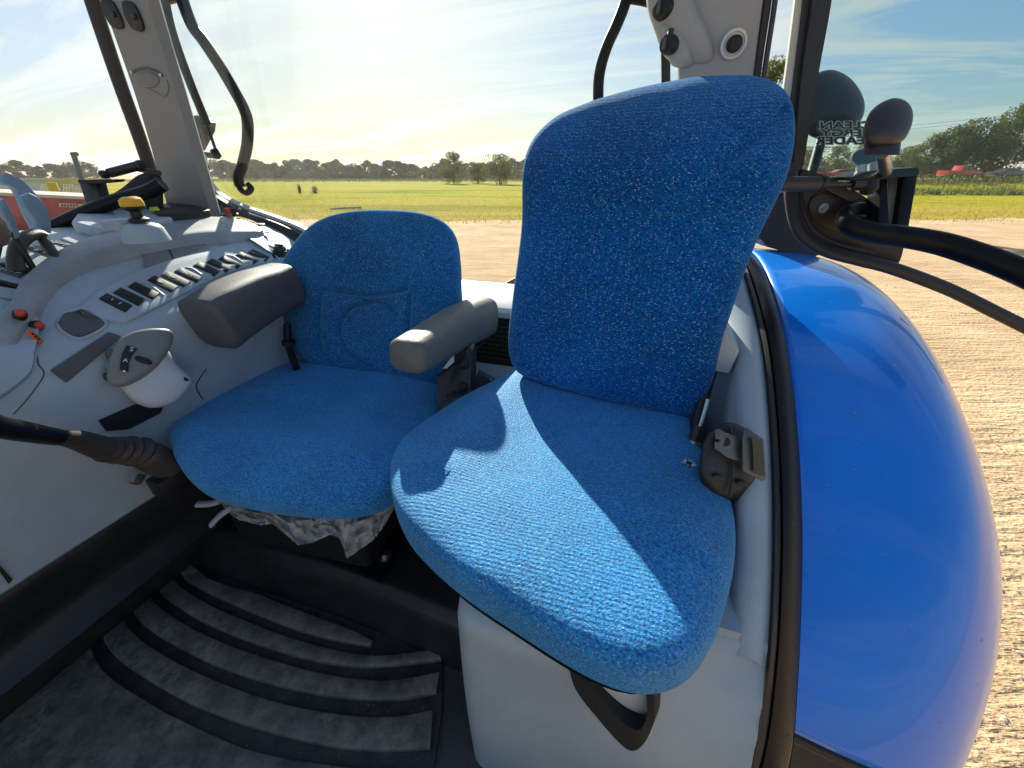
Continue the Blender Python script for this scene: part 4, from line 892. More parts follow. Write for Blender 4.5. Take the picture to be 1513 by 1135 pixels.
T('hinge_tube', rw, [(262, -40), (268, -5), (284, 38), (300, 60), (325, 98), (345, 132), (360, 160), (366, 182), (365, 215), (358, 245), (352, 262), (355, 276)], .0165, gloss, Y=1.13, n=60)
T('tube_end', rw, [(352, 266), (355, 279), (364, 285), (371, 279), (366, 272)], .010, gloss, Y=1.13, n=24)
T('hinge_crossbar', rw, [(244, -8), (262, -14), (286, -20)], .022, gloss, Y=1.13, n=10)
T('gas_strut', rw, [(238, -30), (252, 40), (280, 120), (307, 186)], .0125, seal, Y=1.12, n=24)
T('strut_rod', rw, [(306, 184), (320, 226)], .0045, seal, Y=1.12, n=None)
T('strut_bracket', rw, [(288, 227), (322, 231)], .009, deep, Y=1.12, n=None)
T('ball_joint', rw, [(316, 222), (322, 232)], .013, deep, Y=1.12, n=None)
bm = B(); plate(bm, ats([(276, 172), (290, 170), (304, 180), (303, 192), (288, 222), (282, 200)], Y=1.2), Vector((0, .04, 0)), .004); obj('lamp_bracket', bm, mat('scuffed_dark_plate', (.06, .06, .06), .5, bump=1, bscale=60, var=.6, vscale=30), rw)
T('hinge_tube', rw, [(940, -60), (925, 0), (912, 35), (898, 66), (888, 98), (884, 130), (885, 190)], .0125, gloss, Y=1.13, n=40)
T('hinge_crossbar', rw, [(925, -6), (950, -2), (985, 6)], .012, gloss, Y=1.12, n=10)
bm = B(); band(bm, ats([(976, 30), (978, 170)], Y=1.09), ats([(990, 30), (991, 170)], Y=1.09), Vector((0, .02, 0)), 6); obj('window_stay', bm, deep, rw)
# dark corner flap seen beyond the sill
t = thing('hitch_guard', 'dark triangular guard plate outside, beyond the sunlit sill', 'guard plate', at(750, 440, Y=1.5))
bm = B(); plate(bm, ats([(728, 428), (768, 407), (830, 380), (840, 440), (770, 442)], Y=1.45), Vector((0, .03, 0)), .004); obj('guard_plate', bm, steel_dk, t)

# ================================================================ SIDE WINDOW ON THE FAR LEFT (with its own frame)
sw_ = thing('side_window', 'open side window at the left edge with black curved lower frame and stay bracket', 'window', (-1.45, .5, -.1))
T('lower_frame', sw_, [(-60, 420), (0, 382), (40, 358), (80, 336), (130, 313), (175, 296), (215, 285), (240, 272)], .017, gloss, Y=None, d=1.0, n=50)
bm = B(); plate(bm, cr([at(x, y, d=1.1) for x, y in [(152, 298), (180, 278), (206, 258), (228, 258), (233, 290), (228, 318), (190, 318), (162, 314)]], 60, True), FV*.02, .004); lp = obj('latch_panel', bm, black, sw_)
bm = B(); lathe(bm, at(211, 291, d=1.09), -ray(211, 291), [(.001, 0), (.009, 0), (.009, .005), (.005, .005), (.004, .002), (.001, .002)], 16); obj('latch_bolt', bm, steel_dk, lp)
T('frame_brace', sw_, [(150, 306), (185, 294), (205, 290)], .011, gloss, d=1.07, n=14)
bm = B(); plate(bm, [at(x, y, d=1.02) for x, y in [(116, 270), (142, 270), (153, 312), (148, 318), (132, 318)]], FV*.02+RV*.01, .003); obj('stay_bracket', bm, steel_dk, sw_)
bm = B(); plate(bm, [at(x, y, d=1.0) for x, y in [(114, 266), (146, 265), (171, 265), (168, 269), (146, 271), (116, 271)]], FV*.03, .001); obj('bracket_plate', bm, deep, sw_)
T('small_gas_strut', sw_, [(162, 256), (204, 245)], .0115, seal, d=1.06, n=None)
for x, y in ((154, 258), (208, 243)):
    bm = B(); p = at(x, y, d=1.05); lathe(bm, p-UZ*.011, UZ, [(.001, 0), (.009, .002), (.0125, .011), (.009, .020), (.001, .022)], 16); obj('strut_ball', bm, black, sw_)
T('pivot_pin', sw_, [(204, 250), (236, 256)], .007, steel_dk, d=1.08, n=None)

# ================================================================ THE OPEN DOOR
door = thing('cab_door', 'open glass cab door at right with mirrored green slogan lettering and black tube handle', 'door', (.27, .97, -.25))
DN = Vector((.08, -1, 0)).normalized(); D0 = Vector((.27, .97, 0))
def dp(off=0.0): return (D0+DN*off, DN)
def dps(pts, off=0.0): return atps(pts, dp(off))
bm = B(); plate(bm, dps([(1226, -90), (1222, 0), (1205, 110), (1186, 242), (1228, 261), (1290, 254), (1350, 247), (1430, 241), (1560, 232), (1640, -90)]), DN*-.005); obj('pane', bm, glass_door, door, smooth=0)
bm = B(); band(bm, dps([(1196, -90), (1187, 0), (1172, 125), (1164, 200), (1160, 268)], .005), dps([(1238, -90), (1229, 0), (1212, 95), (1200, 165), (1187, 245)], .005), DN*-.03, 30); obj('hinge_frame', bm, black, door)
bm = B(); band(bm, dps([(1205, -90), (1197, 0), (1180, 125), (1170, 240)], .006), dps([(1211, -90), (1203, 0), (1184, 125), (1173, 240)], .006), DN*.010, 30, bev=.002); obj('frame_rib', bm, seal, door)
bm = B(); band(bm, dps([(1187, -90), (1175, 0), (1161, 110), (1154, 150)], .0), dps([(1197, -90), (1187, 0), (1171, 125), (1163, 165)], .0), DN*-.01, 20); obj('pale_edge', bm, ivory, door)
T('lower_seal', door, [(1168, 215), (1168, 262), (1170, 300), (1178, 334), (1196, 356), (1225, 372), (1270, 384), (1320, 397), (1400, 427), (1470, 461), (1560, 506)], .0125, seal, d=.765, n=70, flat=.75)
T('lower_seal', door, [(1180, 240), (1182, 290), (1190, 322), (1208, 346), (1240, 362), (1290, 374)], .006, seal, d=.77, n=40)
bm = B(); plate(bm, cr(dps([(1190, 262), (1215, 276), (1262, 300), (1300, 308), (1333, 340), (1334, 372), (1322, 396), (1300, 398), (1262, 386), (1222, 368), (1200, 345), (1188, 312)], -.03), 80, True), DN*-.04, .006); lpn = obj('latch_panel', bm, black, door)
bm = B(); plate(bm, cr(dps([(1195, 300), (1205, 288), (1235, 290), (1262, 305), (1270, 330), (1250, 345), (1215, 335), (1198, 320)], -.028), 60, True), DN*.006, .002); lp2 = obj('latch_boss', bm, mat('warm_black_plastic', (.020, .014, .011), .35, bump=.15, var=.4, vscale=14), door)
bm = B(); p = atp(1216, 308, dp(-.020)); lathe(bm, p, DN, [(.001, 0), (.009, 0), (.009, .004), (.0055, .004), (.005, .001), (.001, .001)], 18); obj('panel_bolt', bm, metal_m, lp2)
bm = B(); band(bm, dps([(1180, 262), (1240, 290), (1300, 320)], .0), dps([(1188, 250), (1240, 268), (1300, 306)], .0), DN*-.012, 10); obj('diagonal_brace', bm, black, door)
# tube handle
b = B(); tube(b, [ray(x, y)*d for x, y, d in [(1292, 322, .74), (1278, 312, .735), (1260, 311, .725), (1250, 320, .71), (1256, 333, .70), (1285, 343, .69), (1330, 349, .68), (1390, 360, .66), (1450, 379, .63), (1513, 404, .60), (1580, 436, .57)]], lambda s: .0145+.004*min(1, max(0, s-.25)*2.2), 20, n=80); obj('tube_handle', b, gloss, door)
# handle bracket
bm = B(); plate(bm, [ray(x, y)*.70 for x, y in [(1302, 264), (1312, 263), (1313, 330), (1311, 346), (1298, 340)]], FV*.03, .002); hb_ = obj('handle_bracket', bm, gloss, door)
bm = B(); plate(bm, [ray(x, y)*.72 for x, y in [(1312, 262), (1338, 260), (1326, 346), (1312, 346)]], FV*.006, .001); obj('bracket_web', bm, mat('weathered_grey_brown', (.13, .12, .10), .5, bump=.6, bscale=80, var=.5, vscale=20), hb_)
bm = B(); plate(bm, [ray(x, y)*.71 for x, y in [(1336, 258), (1357, 256), (1341, 348), (1323, 350)]], FV*.02, .002); obj('bracket_flange', bm, gloss, hb_)
bm = B(); plate(bm, [ray(x, y)*.69 for x, y in [(1258, 262), (1280, 254), (1356, 247), (1359, 253), (1357, 259), (1304, 265), (1262, 267)]], FV*.05, .001); obj('bracket_top', bm, black, hb_)
for x, y in ((1272, 246), (1290, 242)):
    bm = B(); tube(bm, [ray(x, y+14)*.71, ray(x, y)*.71], .008, 10); obj('bracket_spacer', bm, ivory if x > 1280 else metal_m, hb_)
# gas strut
T('gas_strut', door, [(1090, 272), (1214, 272)], .0125, mat('matt_strut', (.045, .042, .040), .45), d=.70, n=None)
bm = B(); lathe(bm, ray(1213, 272)*.70-RV*.004, RV, [(.001, 0), (.0135, 0), (.0145, .005), (.012, .010), (.001, .011)], 20); obj('strut_collar', bm, black, door)
T('strut_rod', door, [(1216, 273), (1264, 273)], .0045, steel_dk, d=.70, n=None)
T('strut_end', door, [(1258, 273), (1278, 273)], .0095, black, d=.70, n=None)
bm = B(); lathe(bm, ray(1284, 276)*.70-UZ*.014, UZ, [(.001, 0), (.009, .002), (.0145, .013), (.0115, .024), (.006, .030), (.001, .030)], 20); obj('ball_joint', bm, black, door)
# slogan: dark green letters with pale outline, printed on the outside so it reads mirrored from in here
inkm, outm = mat('dark_teal_ink', (.008, .035, .040), .5), mat('pale_green_ink', (.42, .56, .52), .5)
def slogan(txt, x0, x1, y, hpx):
    """fit the word between two sight lines on the door pane; reads right to left from in here"""
    cu = bpy.data.curves.new('t', 'FONT'); cu.body = txt; cu.size = 1; cu.align_x = 'LEFT'
    p0, p1 = atp(x0, y, dp(.002)), atp(x1, y, dp(.002)); u = p1-p0; v = atp(x0, y-hpx, dp(.002))-p0
    for off, m_, z in ((.085, outm, .0000), (.022, inkm, .0012)):
        cu.offset = off; cu.extrude = 0
        to = bpy.data.objects.new('t', cu); COL.objects.link(to); dg = bpy.context.evaluated_depsgraph_get(); me = bpy.data.meshes.new_from_object(to.evaluated_get(dg)); bpy.data.objects.remove(to)
        b = B(); b.from_mesh(me); bpy.data.meshes.remove(me)
        if not z: xm = max(w.co.x for w in b.verts)
        for w in b.verts: w.co = p0+u*(w.co.x/xm)+v*(w.co.y/.7)+DN*z
        obj('slogan_text' if z else 'slogan_outline', b, m_, door, smooth=0)
slogan('CLEAN', 1290, 1211, 190, 10.5); slogan('ENERGY', 1306, 1209, 201, 10); slogan('LEADER', 1291, 1201, 213, 11)
bm = B()
for k in range(7): box(bm, atp(1206+k*5, 217.5, dp(.003)), (.0022, 0, 0), (0, 0, .0008), (0, .0002, 0))
obj('fine_print', bm, inkm, door, kind='stuff')
# mirrors outside the door glass
t = thing('round_mirror', 'large dark oval mirror back behind the door glass above the slogan', 'mirror', ray(1235, 200)*.95)
bm = B(); pillow(bm, [ray(x, y)*.95 for x, y in [(1180, 175), (1188, 135), (1205, 110), (1228, 104), (1252, 114), (1270, 134), (1277, 158), (1270, 182), (1250, 200), (1222, 206), (1195, 200)]], -ray(1230, 155), .05, .03, pf=2.0, N=80, rings=14); obj('mirror_shell', bm, mat('dusty_mirror_back', (.022, .026, .032), .4, bump=.1, var=.3, vscale=10), t)
ovr = [ray(x, y)*.95 for x, y in [(1205, 111), (1228, 105), (1252, 115), (1269, 135), (1276, 158), (1269, 181), (1250, 199), (1222, 205)]]
bm = B(); tube(bm, cr(ovr, 60), .0025, 6); obj('shell_rim', bm, mat('soft_rim', (.10, .11, .12), .3), t)
bm = B(); tube(bm, [ray(1215, 200)*.96, ray(1190, 290)*.96], .012, 10); obj('mirror_arm', bm, black, t)
t = thing('grip_knob', 'brown-black rounded knob on a thick neck above the door bracket, hiding part of the slogan', 'knob', ray(1315, 240)*.595)
bm = B(); pillow(bm, [ray(x, y)*.595 for x, y in [(1276, 206), (1276, 190), (1284, 168), (1300, 153), (1320, 145), (1338, 149), (1348, 162), (1348, 182), (1338, 204), (1322, 214), (1298, 216), (1282, 214)]], -ray(1312, 180), .030, .018, pf=2.0, N=80, rings=14); obj('head_shell', bm, mat('brown_black_shell', (.035, .028, .026), .38, bump=.1, var=.2, vscale=10), t)
bm = B(); loft(bm, [(ray(x, y)*.600, RV, FV, w, .012) for x, y, w in ((1306, 196, .0243), (1304, 210, .0255), (1303, 222, .0255), (1302, 229, .0252))], 24, 2.6); obj('head_neck', bm, MATS['brown_black_shell'], t)
bm = B(); tube(bm, [ray(1305, 226)*.602, ray(1309, 254)*.69], .009, 10); obj('neck_post', bm, metal_m, t)
t = thing('wide_angle_mirror', 'small oval mirror with pale rim below the brown-black knob', 'mirror', ray(1278, 248)*.93)
ov = [ray(x, y)*.93 for x, y in [(1258, 238), (1260, 228), (1270, 221), (1286, 220), (1297, 226), (1296, 238), (1286, 245), (1268, 246)]]
bm = B(); pillow(bm, ov, -ray(1278, 234), .004, .012, N=60, rings=8); obj('mirror_face', bm, mat('mirror_glass', (.12, .19, .18), .08, metal=.7), t)
bm = B(); tube(bm, cr(ov, 60, True), .0022, 6, closed=True); obj('mirror_rim', bm, ivory, t)
t = thing('fender_lamp', 'black lamp housing on the far side of the door seal, above the blue fender', 'lamp', ray(1165, 380)*1.05)
bm = B(); plate(bm, cr([ray(x, y)*1.02 for x, y in [(1108, 296), (1150, 285), (1215, 282), (1222, 340), (1216, 376), (1180, 376), (1140, 366), (1122, 350), (1118, 325), (1108, 316)]], 80, True), FV*.07, .008, 3); obj('lamp_housing', bm, black, t)

# ================================================================ OUTDOORS
GZ = -2.35
def W(r, f, z=None):
    p = RV*r+FV*f; p.z = ground_z(r, f) if z is None else z; return p
def sst(x, a, b):
    t = max(0, min(1, (x-a)/(b-a))); return t*t*(3-2*t)
def ground_z(r, f):
    return GZ + 1.75*sst(r, 28, 44)*sst(f, 57, 66)*(1-.0*sst(f, 120, 200)) + .35*noise.noise(Vector((r*.013, f*.013, 0)))*sst(f, 60, 200)
def grid_axis(a, b, fine, growth, cap):
    out = [0.0]; s = fine
    while out[-1] < b: out.append(out[-1]+s); s = min(s*growth, cap)
    neg = [0.0]; s = fine
    while neg[-1] > a: neg.append(neg[-1]-s); s = min(s*growth, cap)
    return neg[:0:-1]+out
def dirt_mat():
    m = bpy.data.materials.new('sandy_yard'); m.use_nodes = True; N = m.node_tree.nodes; L = m.node_tree.links; b = N['Principled BSDF']; b.inputs['Roughness'].default_value = .95; b.inputs['Specular IOR Level'].default_value = .1
    t = N.new('ShaderNodeTexCoord'); mp = N.new('ShaderNodeMapping'); mp.inputs['Rotation'].default_value = (0, 0, -YAW); L.new(t.outputs['Object'], mp.inputs[0])
    n1 = N.new('ShaderNodeTexNoise'); n1.inputs['Scale'].default_value = .55; n1.inputs['Detail'].default_value = 9; n1.inputs['Roughness'].default_value = .62; L.new(mp.outputs[0], n1.inputs[0])
    r = N.new('ShaderNodeValToRGB'); e = r.color_ramp.elements; e[0].position = .3; e[0].color = (.50, .345, .20, 1); e[1].position = .72; e[1].color = (.76, .55, .33, 1); L.new(n1.outputs['Fac'], r.inputs[0])
    n2 = N.new('ShaderNodeTexNoise'); n2.inputs['Scale'].default_value = 26; n2.inputs['Detail'].default_value = 6; L.new(mp.outputs[0], n2.inputs[0])
    mr = N.new('ShaderNodeMapRange'); mr.inputs[1].default_value = .3; mr.inputs[2].default_value = .7; mr.inputs[3].default_value = .82; mr.inputs[4].default_value = 1.12; L.new(n2.outputs['Fac'], mr.inputs[0])
    v = N.new('ShaderNodeVectorMath'); v.operation = 'SCALE'; L.new(r.outputs[0], v.inputs[0]); L.new(mr.outputs[0], v.inputs['Scale']); L.new(v.outputs[0], b.inputs['Base Color'])
    # tyre ruts: long streaks crossing the yard, in two slightly different headings
    hs = []
    for rz, sc, k in (((0, 0, .02), (.6, 2.2, 1), .8), ((0, 0, -.45), (1.1, 7.5, 1), .5)):
        m2 = N.new('ShaderNodeMapping'); m2.inputs['Rotation'].default_value = rz; m2.inputs['Scale'].default_value = sc; L.new(mp.outputs[0], m2.inputs[0])
        n3 = N.new('ShaderNodeTexNoise'); n3.inputs['Scale'].default_value = 1.6; n3.inputs['Detail'].default_value = 5; n3.inputs['Roughness'].default_value = .6; L.new(m2.outputs[0], n3.inputs[0])
        q = N.new('ShaderNodeMath'); q.operation = 'MULTIPLY'; q.inputs[1].default_value = k; L.new(n3.outputs['Fac'], q.inputs[0]); hs.append(q)
    s1 = N.new('ShaderNodeMath'); s1.operation = 'ADD'; L.new(hs[0].outputs[0], s1.inputs[0]); L.new(hs[1].outputs[0], s1.inputs[1])
    s2 = N.new('ShaderNodeMath'); s2.operation = 'MULTIPLY_ADD'; s2.inputs[1].default_value = .28; L.new(n2.outputs['Fac'], s2.inputs[0]); L.new(s1.outputs[0], s2.inputs[2])
    bp = N.new('ShaderNodeBump'); bp.inputs['Strength'].default_value = .8; bp.inputs['Distance'].default_value = .10; L.new(s2.outputs[0], bp.inputs['Height']); L.new(bp.outputs[0], b.inputs['Normal'])
    return m
def field_mat():
    m = bpy.data.materials.new('field_grass'); m.use_nodes = True; N = m.node_tree.nodes; L = m.node_tree.links; b = N['Principled BSDF']; b.inputs['Roughness'].default_value = 1; b.inputs['Specular IOR Level'].default_value = .05
    t = N.new('ShaderNodeTexCoord'); mp = N.new('ShaderNodeMapping'); mp.inputs['Rotation'].default_value = (0, 0, -YAW); L.new(t.outputs['Object'], mp.inputs[0])
    m2 = N.new('ShaderNodeMapping'); m2.inputs['Scale'].default_value = (.35, 1.5, 1); L.new(mp.outputs[0], m2.inputs[0])
    n1 = N.new('ShaderNodeTexNoise'); n1.inputs['Scale'].default_value = .11; n1.inputs['Detail'].default_value = 8; n1.inputs['Roughness'].default_value = .66; L.new(m2.outputs[0], n1.inputs[0])
    r = N.new('ShaderNodeValToRGB'); e = r.color_ramp.elements; e[0].position = .33; e[0].color = (.17, .22, .012, 1); e[1].position = .68; e[1].color = (.50, .33, .07, 1); k = r.color_ramp.elements.new(.50); k.color = (.40, .38, .02, 1)
    L.new(n1.outputs['Fac'], r.inputs[0])
    sx = N.new('ShaderNodeSeparateXYZ'); L.new(mp.outputs[0], sx.inputs[0]); dr = N.new('ShaderNodeMapRange'); dr.inputs[1].default_value = 26; dr.inputs[2].default_value = 43; dr.inputs[3].default_value = .8; dr.inputs[4].default_value = 0; L.new(sx.outputs['Y'], dr.inputs[0])
    dn = N.new('ShaderNodeMath'); dn.operation = 'MULTIPLY'; L.new(dr.outputs[0], dn.inputs[0]); L.new(n1.outputs['Fac'], dn.inputs[1]); dm = N.new('ShaderNodeMix'); dm.data_type = 'RGBA'; L.new(dn.outputs[0], dm.inputs[0]); L.new(r.outputs[0], dm.inputs[6]); dm.inputs[7].default_value = (.55, .33, .13, 1)
    n2 = N.new('ShaderNodeTexNoise'); n2.inputs['Scale'].default_value = 5; n2.inputs['Detail'].default_value = 8; n2.inputs['Roughness'].default_value = .7; L.new(mp.outputs[0], n2.inputs[0])
    mr = N.new('ShaderNodeMapRange'); mr.inputs[1].default_value = .3; mr.inputs[2].default_value = .7; mr.inputs[3].default_value = .6; mr.inputs[4].default_value = 1.35; L.new(n2.outputs['Fac'], mr.inputs[0])
    v = N.new('ShaderNodeVectorMath'); v.operation = 'SCALE'; L.new(dm.outputs[2], v.inputs[0]); L.new(mr.outputs[0], v.inputs['Scale']); L.new(v.outputs[0], b.inputs['Base Color'])
    bp = N.new('ShaderNodeBump'); bp.inputs['Strength'].default_value = .7; bp.inputs['Distance'].default_value = .25; L.new(n2.outputs['Fac'], bp.inputs['Height']); L.new(bp.outputs[0], b.inputs['Normal'])
    return m
rs = grid_axis(-1400, 1400, 2.2, 1.06, 90); fs_ = [f for f in grid_axis(-60, 1800, 2.2, 1.05, 90)]
bm = B(); sheet(bm, [[W(r, f) for r in rs] for f in fs_]); obj('ground', bm, dirt_mat(), None, kind='structure', smooth=180)
def edge_f(r): return 24.6+2.6*noise.noise(Vector((r*.07, 3.1, 0)))+1.4*noise.noise(Vector((r*.45, 7, 0)))+.7*noise.noise(Vector((r*1.7, 5, 0)))+(.03*max(0, r))
bm = B(); rows = []
rr2 = [-1400, -900, -500, -300, -200, -140]+[-100+i*.9 for i in range(223)]+[140, 200, 300, 500, 900, 1400]
for t in [0, .02, .05, .09, .14, .2, .27, .35, .45, .6, .8, 1.1, 1.5, 2.1, 3, 4.2, 6, 9, 14, 22, 34, 50, 70]:
    rows.append([W(r, edge_f(r)+t*25)+UZ*(.02 if t else .004) for r in rr2])
sheet(bm, rows); obj('field', bm, field_mat(), None, kind='structure', smooth=180)

# grass blades, backlit
def leafy(name, c1, c2, trans=.5):
    m = bpy.data.materials.new(name); m.use_nodes = True; N = m.node_tree.nodes; L = m.node_tree.links
    for n in list(N): N.remove(n)
    o = N.new('ShaderNodeOutputMaterial'); d = N.new('ShaderNodeBsdfDiffuse'); t = N.new('ShaderNodeBsdfTranslucent'); mx = N.new('ShaderNodeMixShader'); mx.inputs[0].default_value = trans
    g = N.new('ShaderNodeNewGeometry'); r = N.new('ShaderNodeValToRGB'); r.color_ramp.elements[0].color = (*c1, 1); r.color_ramp.elements[1].color = (*c2, 1); L.new(g.outputs['Random Per Island'], r.inputs[0])
    L.new(r.outputs[0], d.inputs[0]); L.new(r.outputs[0], t.inputs[0]); L.new(d.outputs[0], mx.inputs[1]); L.new(t.outputs[0], mx.inputs[2]); L.new(mx.outputs[0], o.inputs[0]); return m
import numpy as np
rgn = np.random.RandomState(4)
def tris(name, centers_fn, n, m, label, cat, parent=None, kind='stuff', loc=None, **k):
    V, F = centers_fn(n); me = bpy.data.meshes.new(name); me.from_pydata(V, [], F); me.materials.append(m); o = bpy.data.objects.new(name, me); COL.objects.link(o)
    if parent: o.parent = parent
    return tag(o, label, cat, None, kind)
def blades(n, f0, f1, r_lo, r_hi, h0, h1, bias=1.6, keep=None):
    V = []; F = []
    for _ in range(n):
        u = rgn.rand()**bias; f = f0+(f1-f0)*u; r = (r_lo+(r_hi-r_lo)*rgn.rand())*(f/f0 if bias > 1 else 1)
        if f < edge_f(r)-abs(rgn.randn())*1.1: continue
        if keep and not keep(r, f): continue
        p = W(r, f); h = h0+(h1-h0)*rgn.rand(); w = .012+h*.10; a = rgn.rand()*6.28; lean = rgn.randn(2)*h*.3; i = len(V)
        V += [(p.x-w*math.cos(a), p.y-w*math.sin(a), p.z), (p.x+w*math.cos(a), p.y+w*math.sin(a), p.z), (p.x+lean[0], p.y+lean[1], p.z+h)]; F.append((i, i+1, i+2))
    return V, F
grass = leafy('field_blades', (.20, .20, .02), (.50, .36, .08), .55)
tris('field_grass', lambda n: blades(n, 21, 75, -38, 38, .05, .15), 60000, grass, 'short yellow-green backlit grass covering the field beyond the sandy yard', 'grass')
weed = leafy('tall_weeds', (.07, .11, .035), (.17, .20, .08), .4)
tris('tall_weeds', lambda n: blades(n, 54, 64.5, 30, 140, .35, 1.0, bias=1.0), 16000, weed, 'band of tall grey-green weeds below the parked cars at right', 'weeds')
tris('far_weeds', lambda n: blades(n, 150, 200, -150, 120, .4, 1.3, bias=1.0), 9000, leafy('far_weeds', (.10, .13, .04), (.2, .2, .08), .4), 'pale strip of rough weeds along the far edge of the field', 'weeds')
# loose stones on the yard
def stones(n):
    V = []; F = []
    for _ in range(n):
        u = rgn.rand()**1.5; f = .2+16*u; r = (rgn.rand()*2.6-.35)*(f+1.0)
        if f < 1.2 and r < .9: continue
        p = W(r, f); s = .006+.016*rgn.rand()**2; i = len(V); q = rgn.rand(6)*.5+.6
        V += [(p.x+s*q[0], p.y, p.z), (p.x, p.y+s*q[1], p.z), (p.x-s*q[2], p.y, p.z), (p.x, p.y-s*q[3], p.z), (p.x, p.y, p.z+s*q[4]*.7)]
        F += [(i, i+1, i+4), (i+1, i+2, i+4), (i+2, i+3, i+4), (i+3, i, i+4)]
    return V, F
tris('loose_stones', stones, 9000, mat('pale_stone', (.55, .44, .32), .9, var=.4, vscale=3), 'loose small stones and grit on the sandy yard', 'gravel')

# ---- trees
bark = mat('grey_brown_bark', (.07, .055, .04), .9, bump=1, bscale=6, bd=.05)
def tree_proto(seed, h, rad, nclump, nleaf, leaf, low=.25, thin=0):
    rs_ = np.random.RandomState(seed); bmT = B()
    tube(bmT, [Vector((0, 0, -.3)), Vector((.05*h*.2, 0, h*.3)), Vector((-.03*h, .02*h, h*.6)), Vector((0, 0, h*.88))], [h*.022, h*.004], 7, n=8)
    cl = []
    for k in range(nclump):
        z = low+(1-low)*(rs_.rand()**.8); prof = math.sin(PI*min(1, max(.05, (z-low)/(1-low)*.86+.12)))**.6; a = rs_.rand()*6.28; rr = rad*prof*(.35+.6*rs_.rand())
        c = np.array([math.cos(a)*rr, math.sin(a)*rr, z*h*.93]); cl.append((c, rad*(.22+.22*rs_.rand())))
        if k < 12: b0 = Vector((0, 0, c[2]*.62)); tube(bmT, [b0, b0.lerp(Vector(c), .5)+Vector((0, 0, -.03*h)), Vector(c)], [h*.007, h*.0015], 5, n=5)
    V = []; F = []
    for _ in range(nleaf):
        c, s = cl[rs_.randint(len(cl))]; d = rs_.randn(3); d /= np.linalg.norm(d); p = c+d*s*(.55+.5*rs_.rand()**.5)*np.array([1, 1, .8])
        u = rs_.randn(3); u /= np.linalg.norm(u); w = np.cross(u, rs_.randn(3)); w /= np.linalg.norm(w)+1e-6; L_ = leaf*(.6+.8*rs_.rand()); i = len(V)
        V += [tuple(p-u*L_*.5), tuple(p+w*L_*.32), tuple(p+u*L_*.5), tuple(p-w*L_*.32)]; F.append((i, i+1, i+2, i+3))
    mt_ = bpy.data.meshes.new('trunk'); bmT.to_mesh(mt_); bmT.free(); mt_.materials.append(bark); finish(mt_, 60)
    mc = bpy.data.meshes.new('crown'); mc.from_pydata(V, [], F)
    return mt_, mc
lf_dk = leafy('olive_foliage', (.07, .085, .02), (.20, .20, .05), .42); lf_far = leafy('far_foliage', (.045, .052, .025), (.085, .095, .04), .3); lf_lt = leafy('sunlit_foliage', (.10, .12, .025), (.22, .22, .05), .45)
protoF = [tree_proto(10+i, 10, 3.6+.5*i, 26, 3000, .75, low=.06) for i in range(5)]
for _, c in protoF: c.materials.append(lf_far)
protoR = [tree_proto(30+i, 10, 4.4, 44, 9000, .30, low=.08) for i in range(3)]
for _, c in protoR: c.materials.append(lf_dk)
protoN = tree_proto(50, 9, 1.5, 34, 7000, .15, low=.3); protoN[1].materials.append(lf_lt)
def tree(px, top, F0, proto, label, group, rs=1.0):
    a = (px-756.5)/FOC
    # horizontal place of the sight line at distance F0, height from the sight line through the top
    b = (567.5-top)/FOC; d = F0/(CP+SP*b); r = a*d; z = d*(CP*b-SP); g = ground_z(r, F0); h = max(1.5, z-g)
    t = thing('tree', label, 'tree', W(r, F0), group); t.rotation_euler = (0, 0, random.uniform(0, 6.28)); s = h/10
    t.scale = (s*rs, s*rs, s)
    for nm, me in (('trunk', proto[0]), ('crown', proto[1])):
        o = bpy.data.objects.new(nm, me); COL.objects.link(o); o.parent = t
    return t
rt = random.Random(21)
x = -60
while x < 130:
    tree(x, 243+rt.uniform(-5, 4), rt.uniform(170, 215), rt.choice(protoF), 'hazy dark tree in the row at the far left beyond the red machine', 'trees on the skyline at far left', 1.15); x += rt.uniform(13, 20)
x = 318
while x < 800:
    tree(x, 239+rt.uniform(-4.5, 5)+(3 if 640 > x > 500 else 0), rt.uniform(205, 260), rt.choice(protoF), 'grey-green tree in the hazy line of trees that closes the far side of the field', 'trees in the line behind the field', 1.2); x += rt.uniform(8, 13)
for i in range(11):
    tree(1175+i*24+rt.uniform(-6, 6), 240+rt.uniform(-4, 4), rt.uniform(205, 260), rt.choice(protoF), 'low distant tree of the skyline far behind the cab door', 'skyline trees behind the door', 1.3)
tree(668, 226, 118, protoR[0], 'taller olive tree standing forward of the tree line, left of the other one', None, 1.05)
tree(738, 224, 112, protoR[1], 'wide olive tree forward of the tree line, close to the passenger headrest', None, 1.25)
tree(705, 240, 122, protoR[2], 'low bush between the two taller trees in front of the tree line', None, 1.5)
for px, top, F0, k, lb in ((1532, 148, 74, 0, 'largest olive tree, cut off by the right edge above the dark car'), (1478, 166, 76, 1, 'broad sunlit tree just left of the largest one at the right edge'), (1428, 184, 78, 2, 'middle tree of the sloping row at right, above the red pickup'), (1388, 200, 80, 0, 'lower tree of the sloping row, left of the one above the red pickup'), (1350, 212, 90, 1, 'small dark tree right beside the brown-black knob'), (1290, 208, 120, 2, 'tree seen through the door glass behind the knob'), (1245, 216, 130, 0, 'tree seen through the door glass below the slogan'), (1205, 212, 125, 1, 'tree seen through the door glass close to the hinge side')):
    tree(px, top, F0, protoR[k], lb, None, 1.1 if F0 > 100 else 1.0)
tg_ = tree(1166, 36, 26, protoN, 'sunlit green tree showing in the gap between pillar and door frame', None, .95)
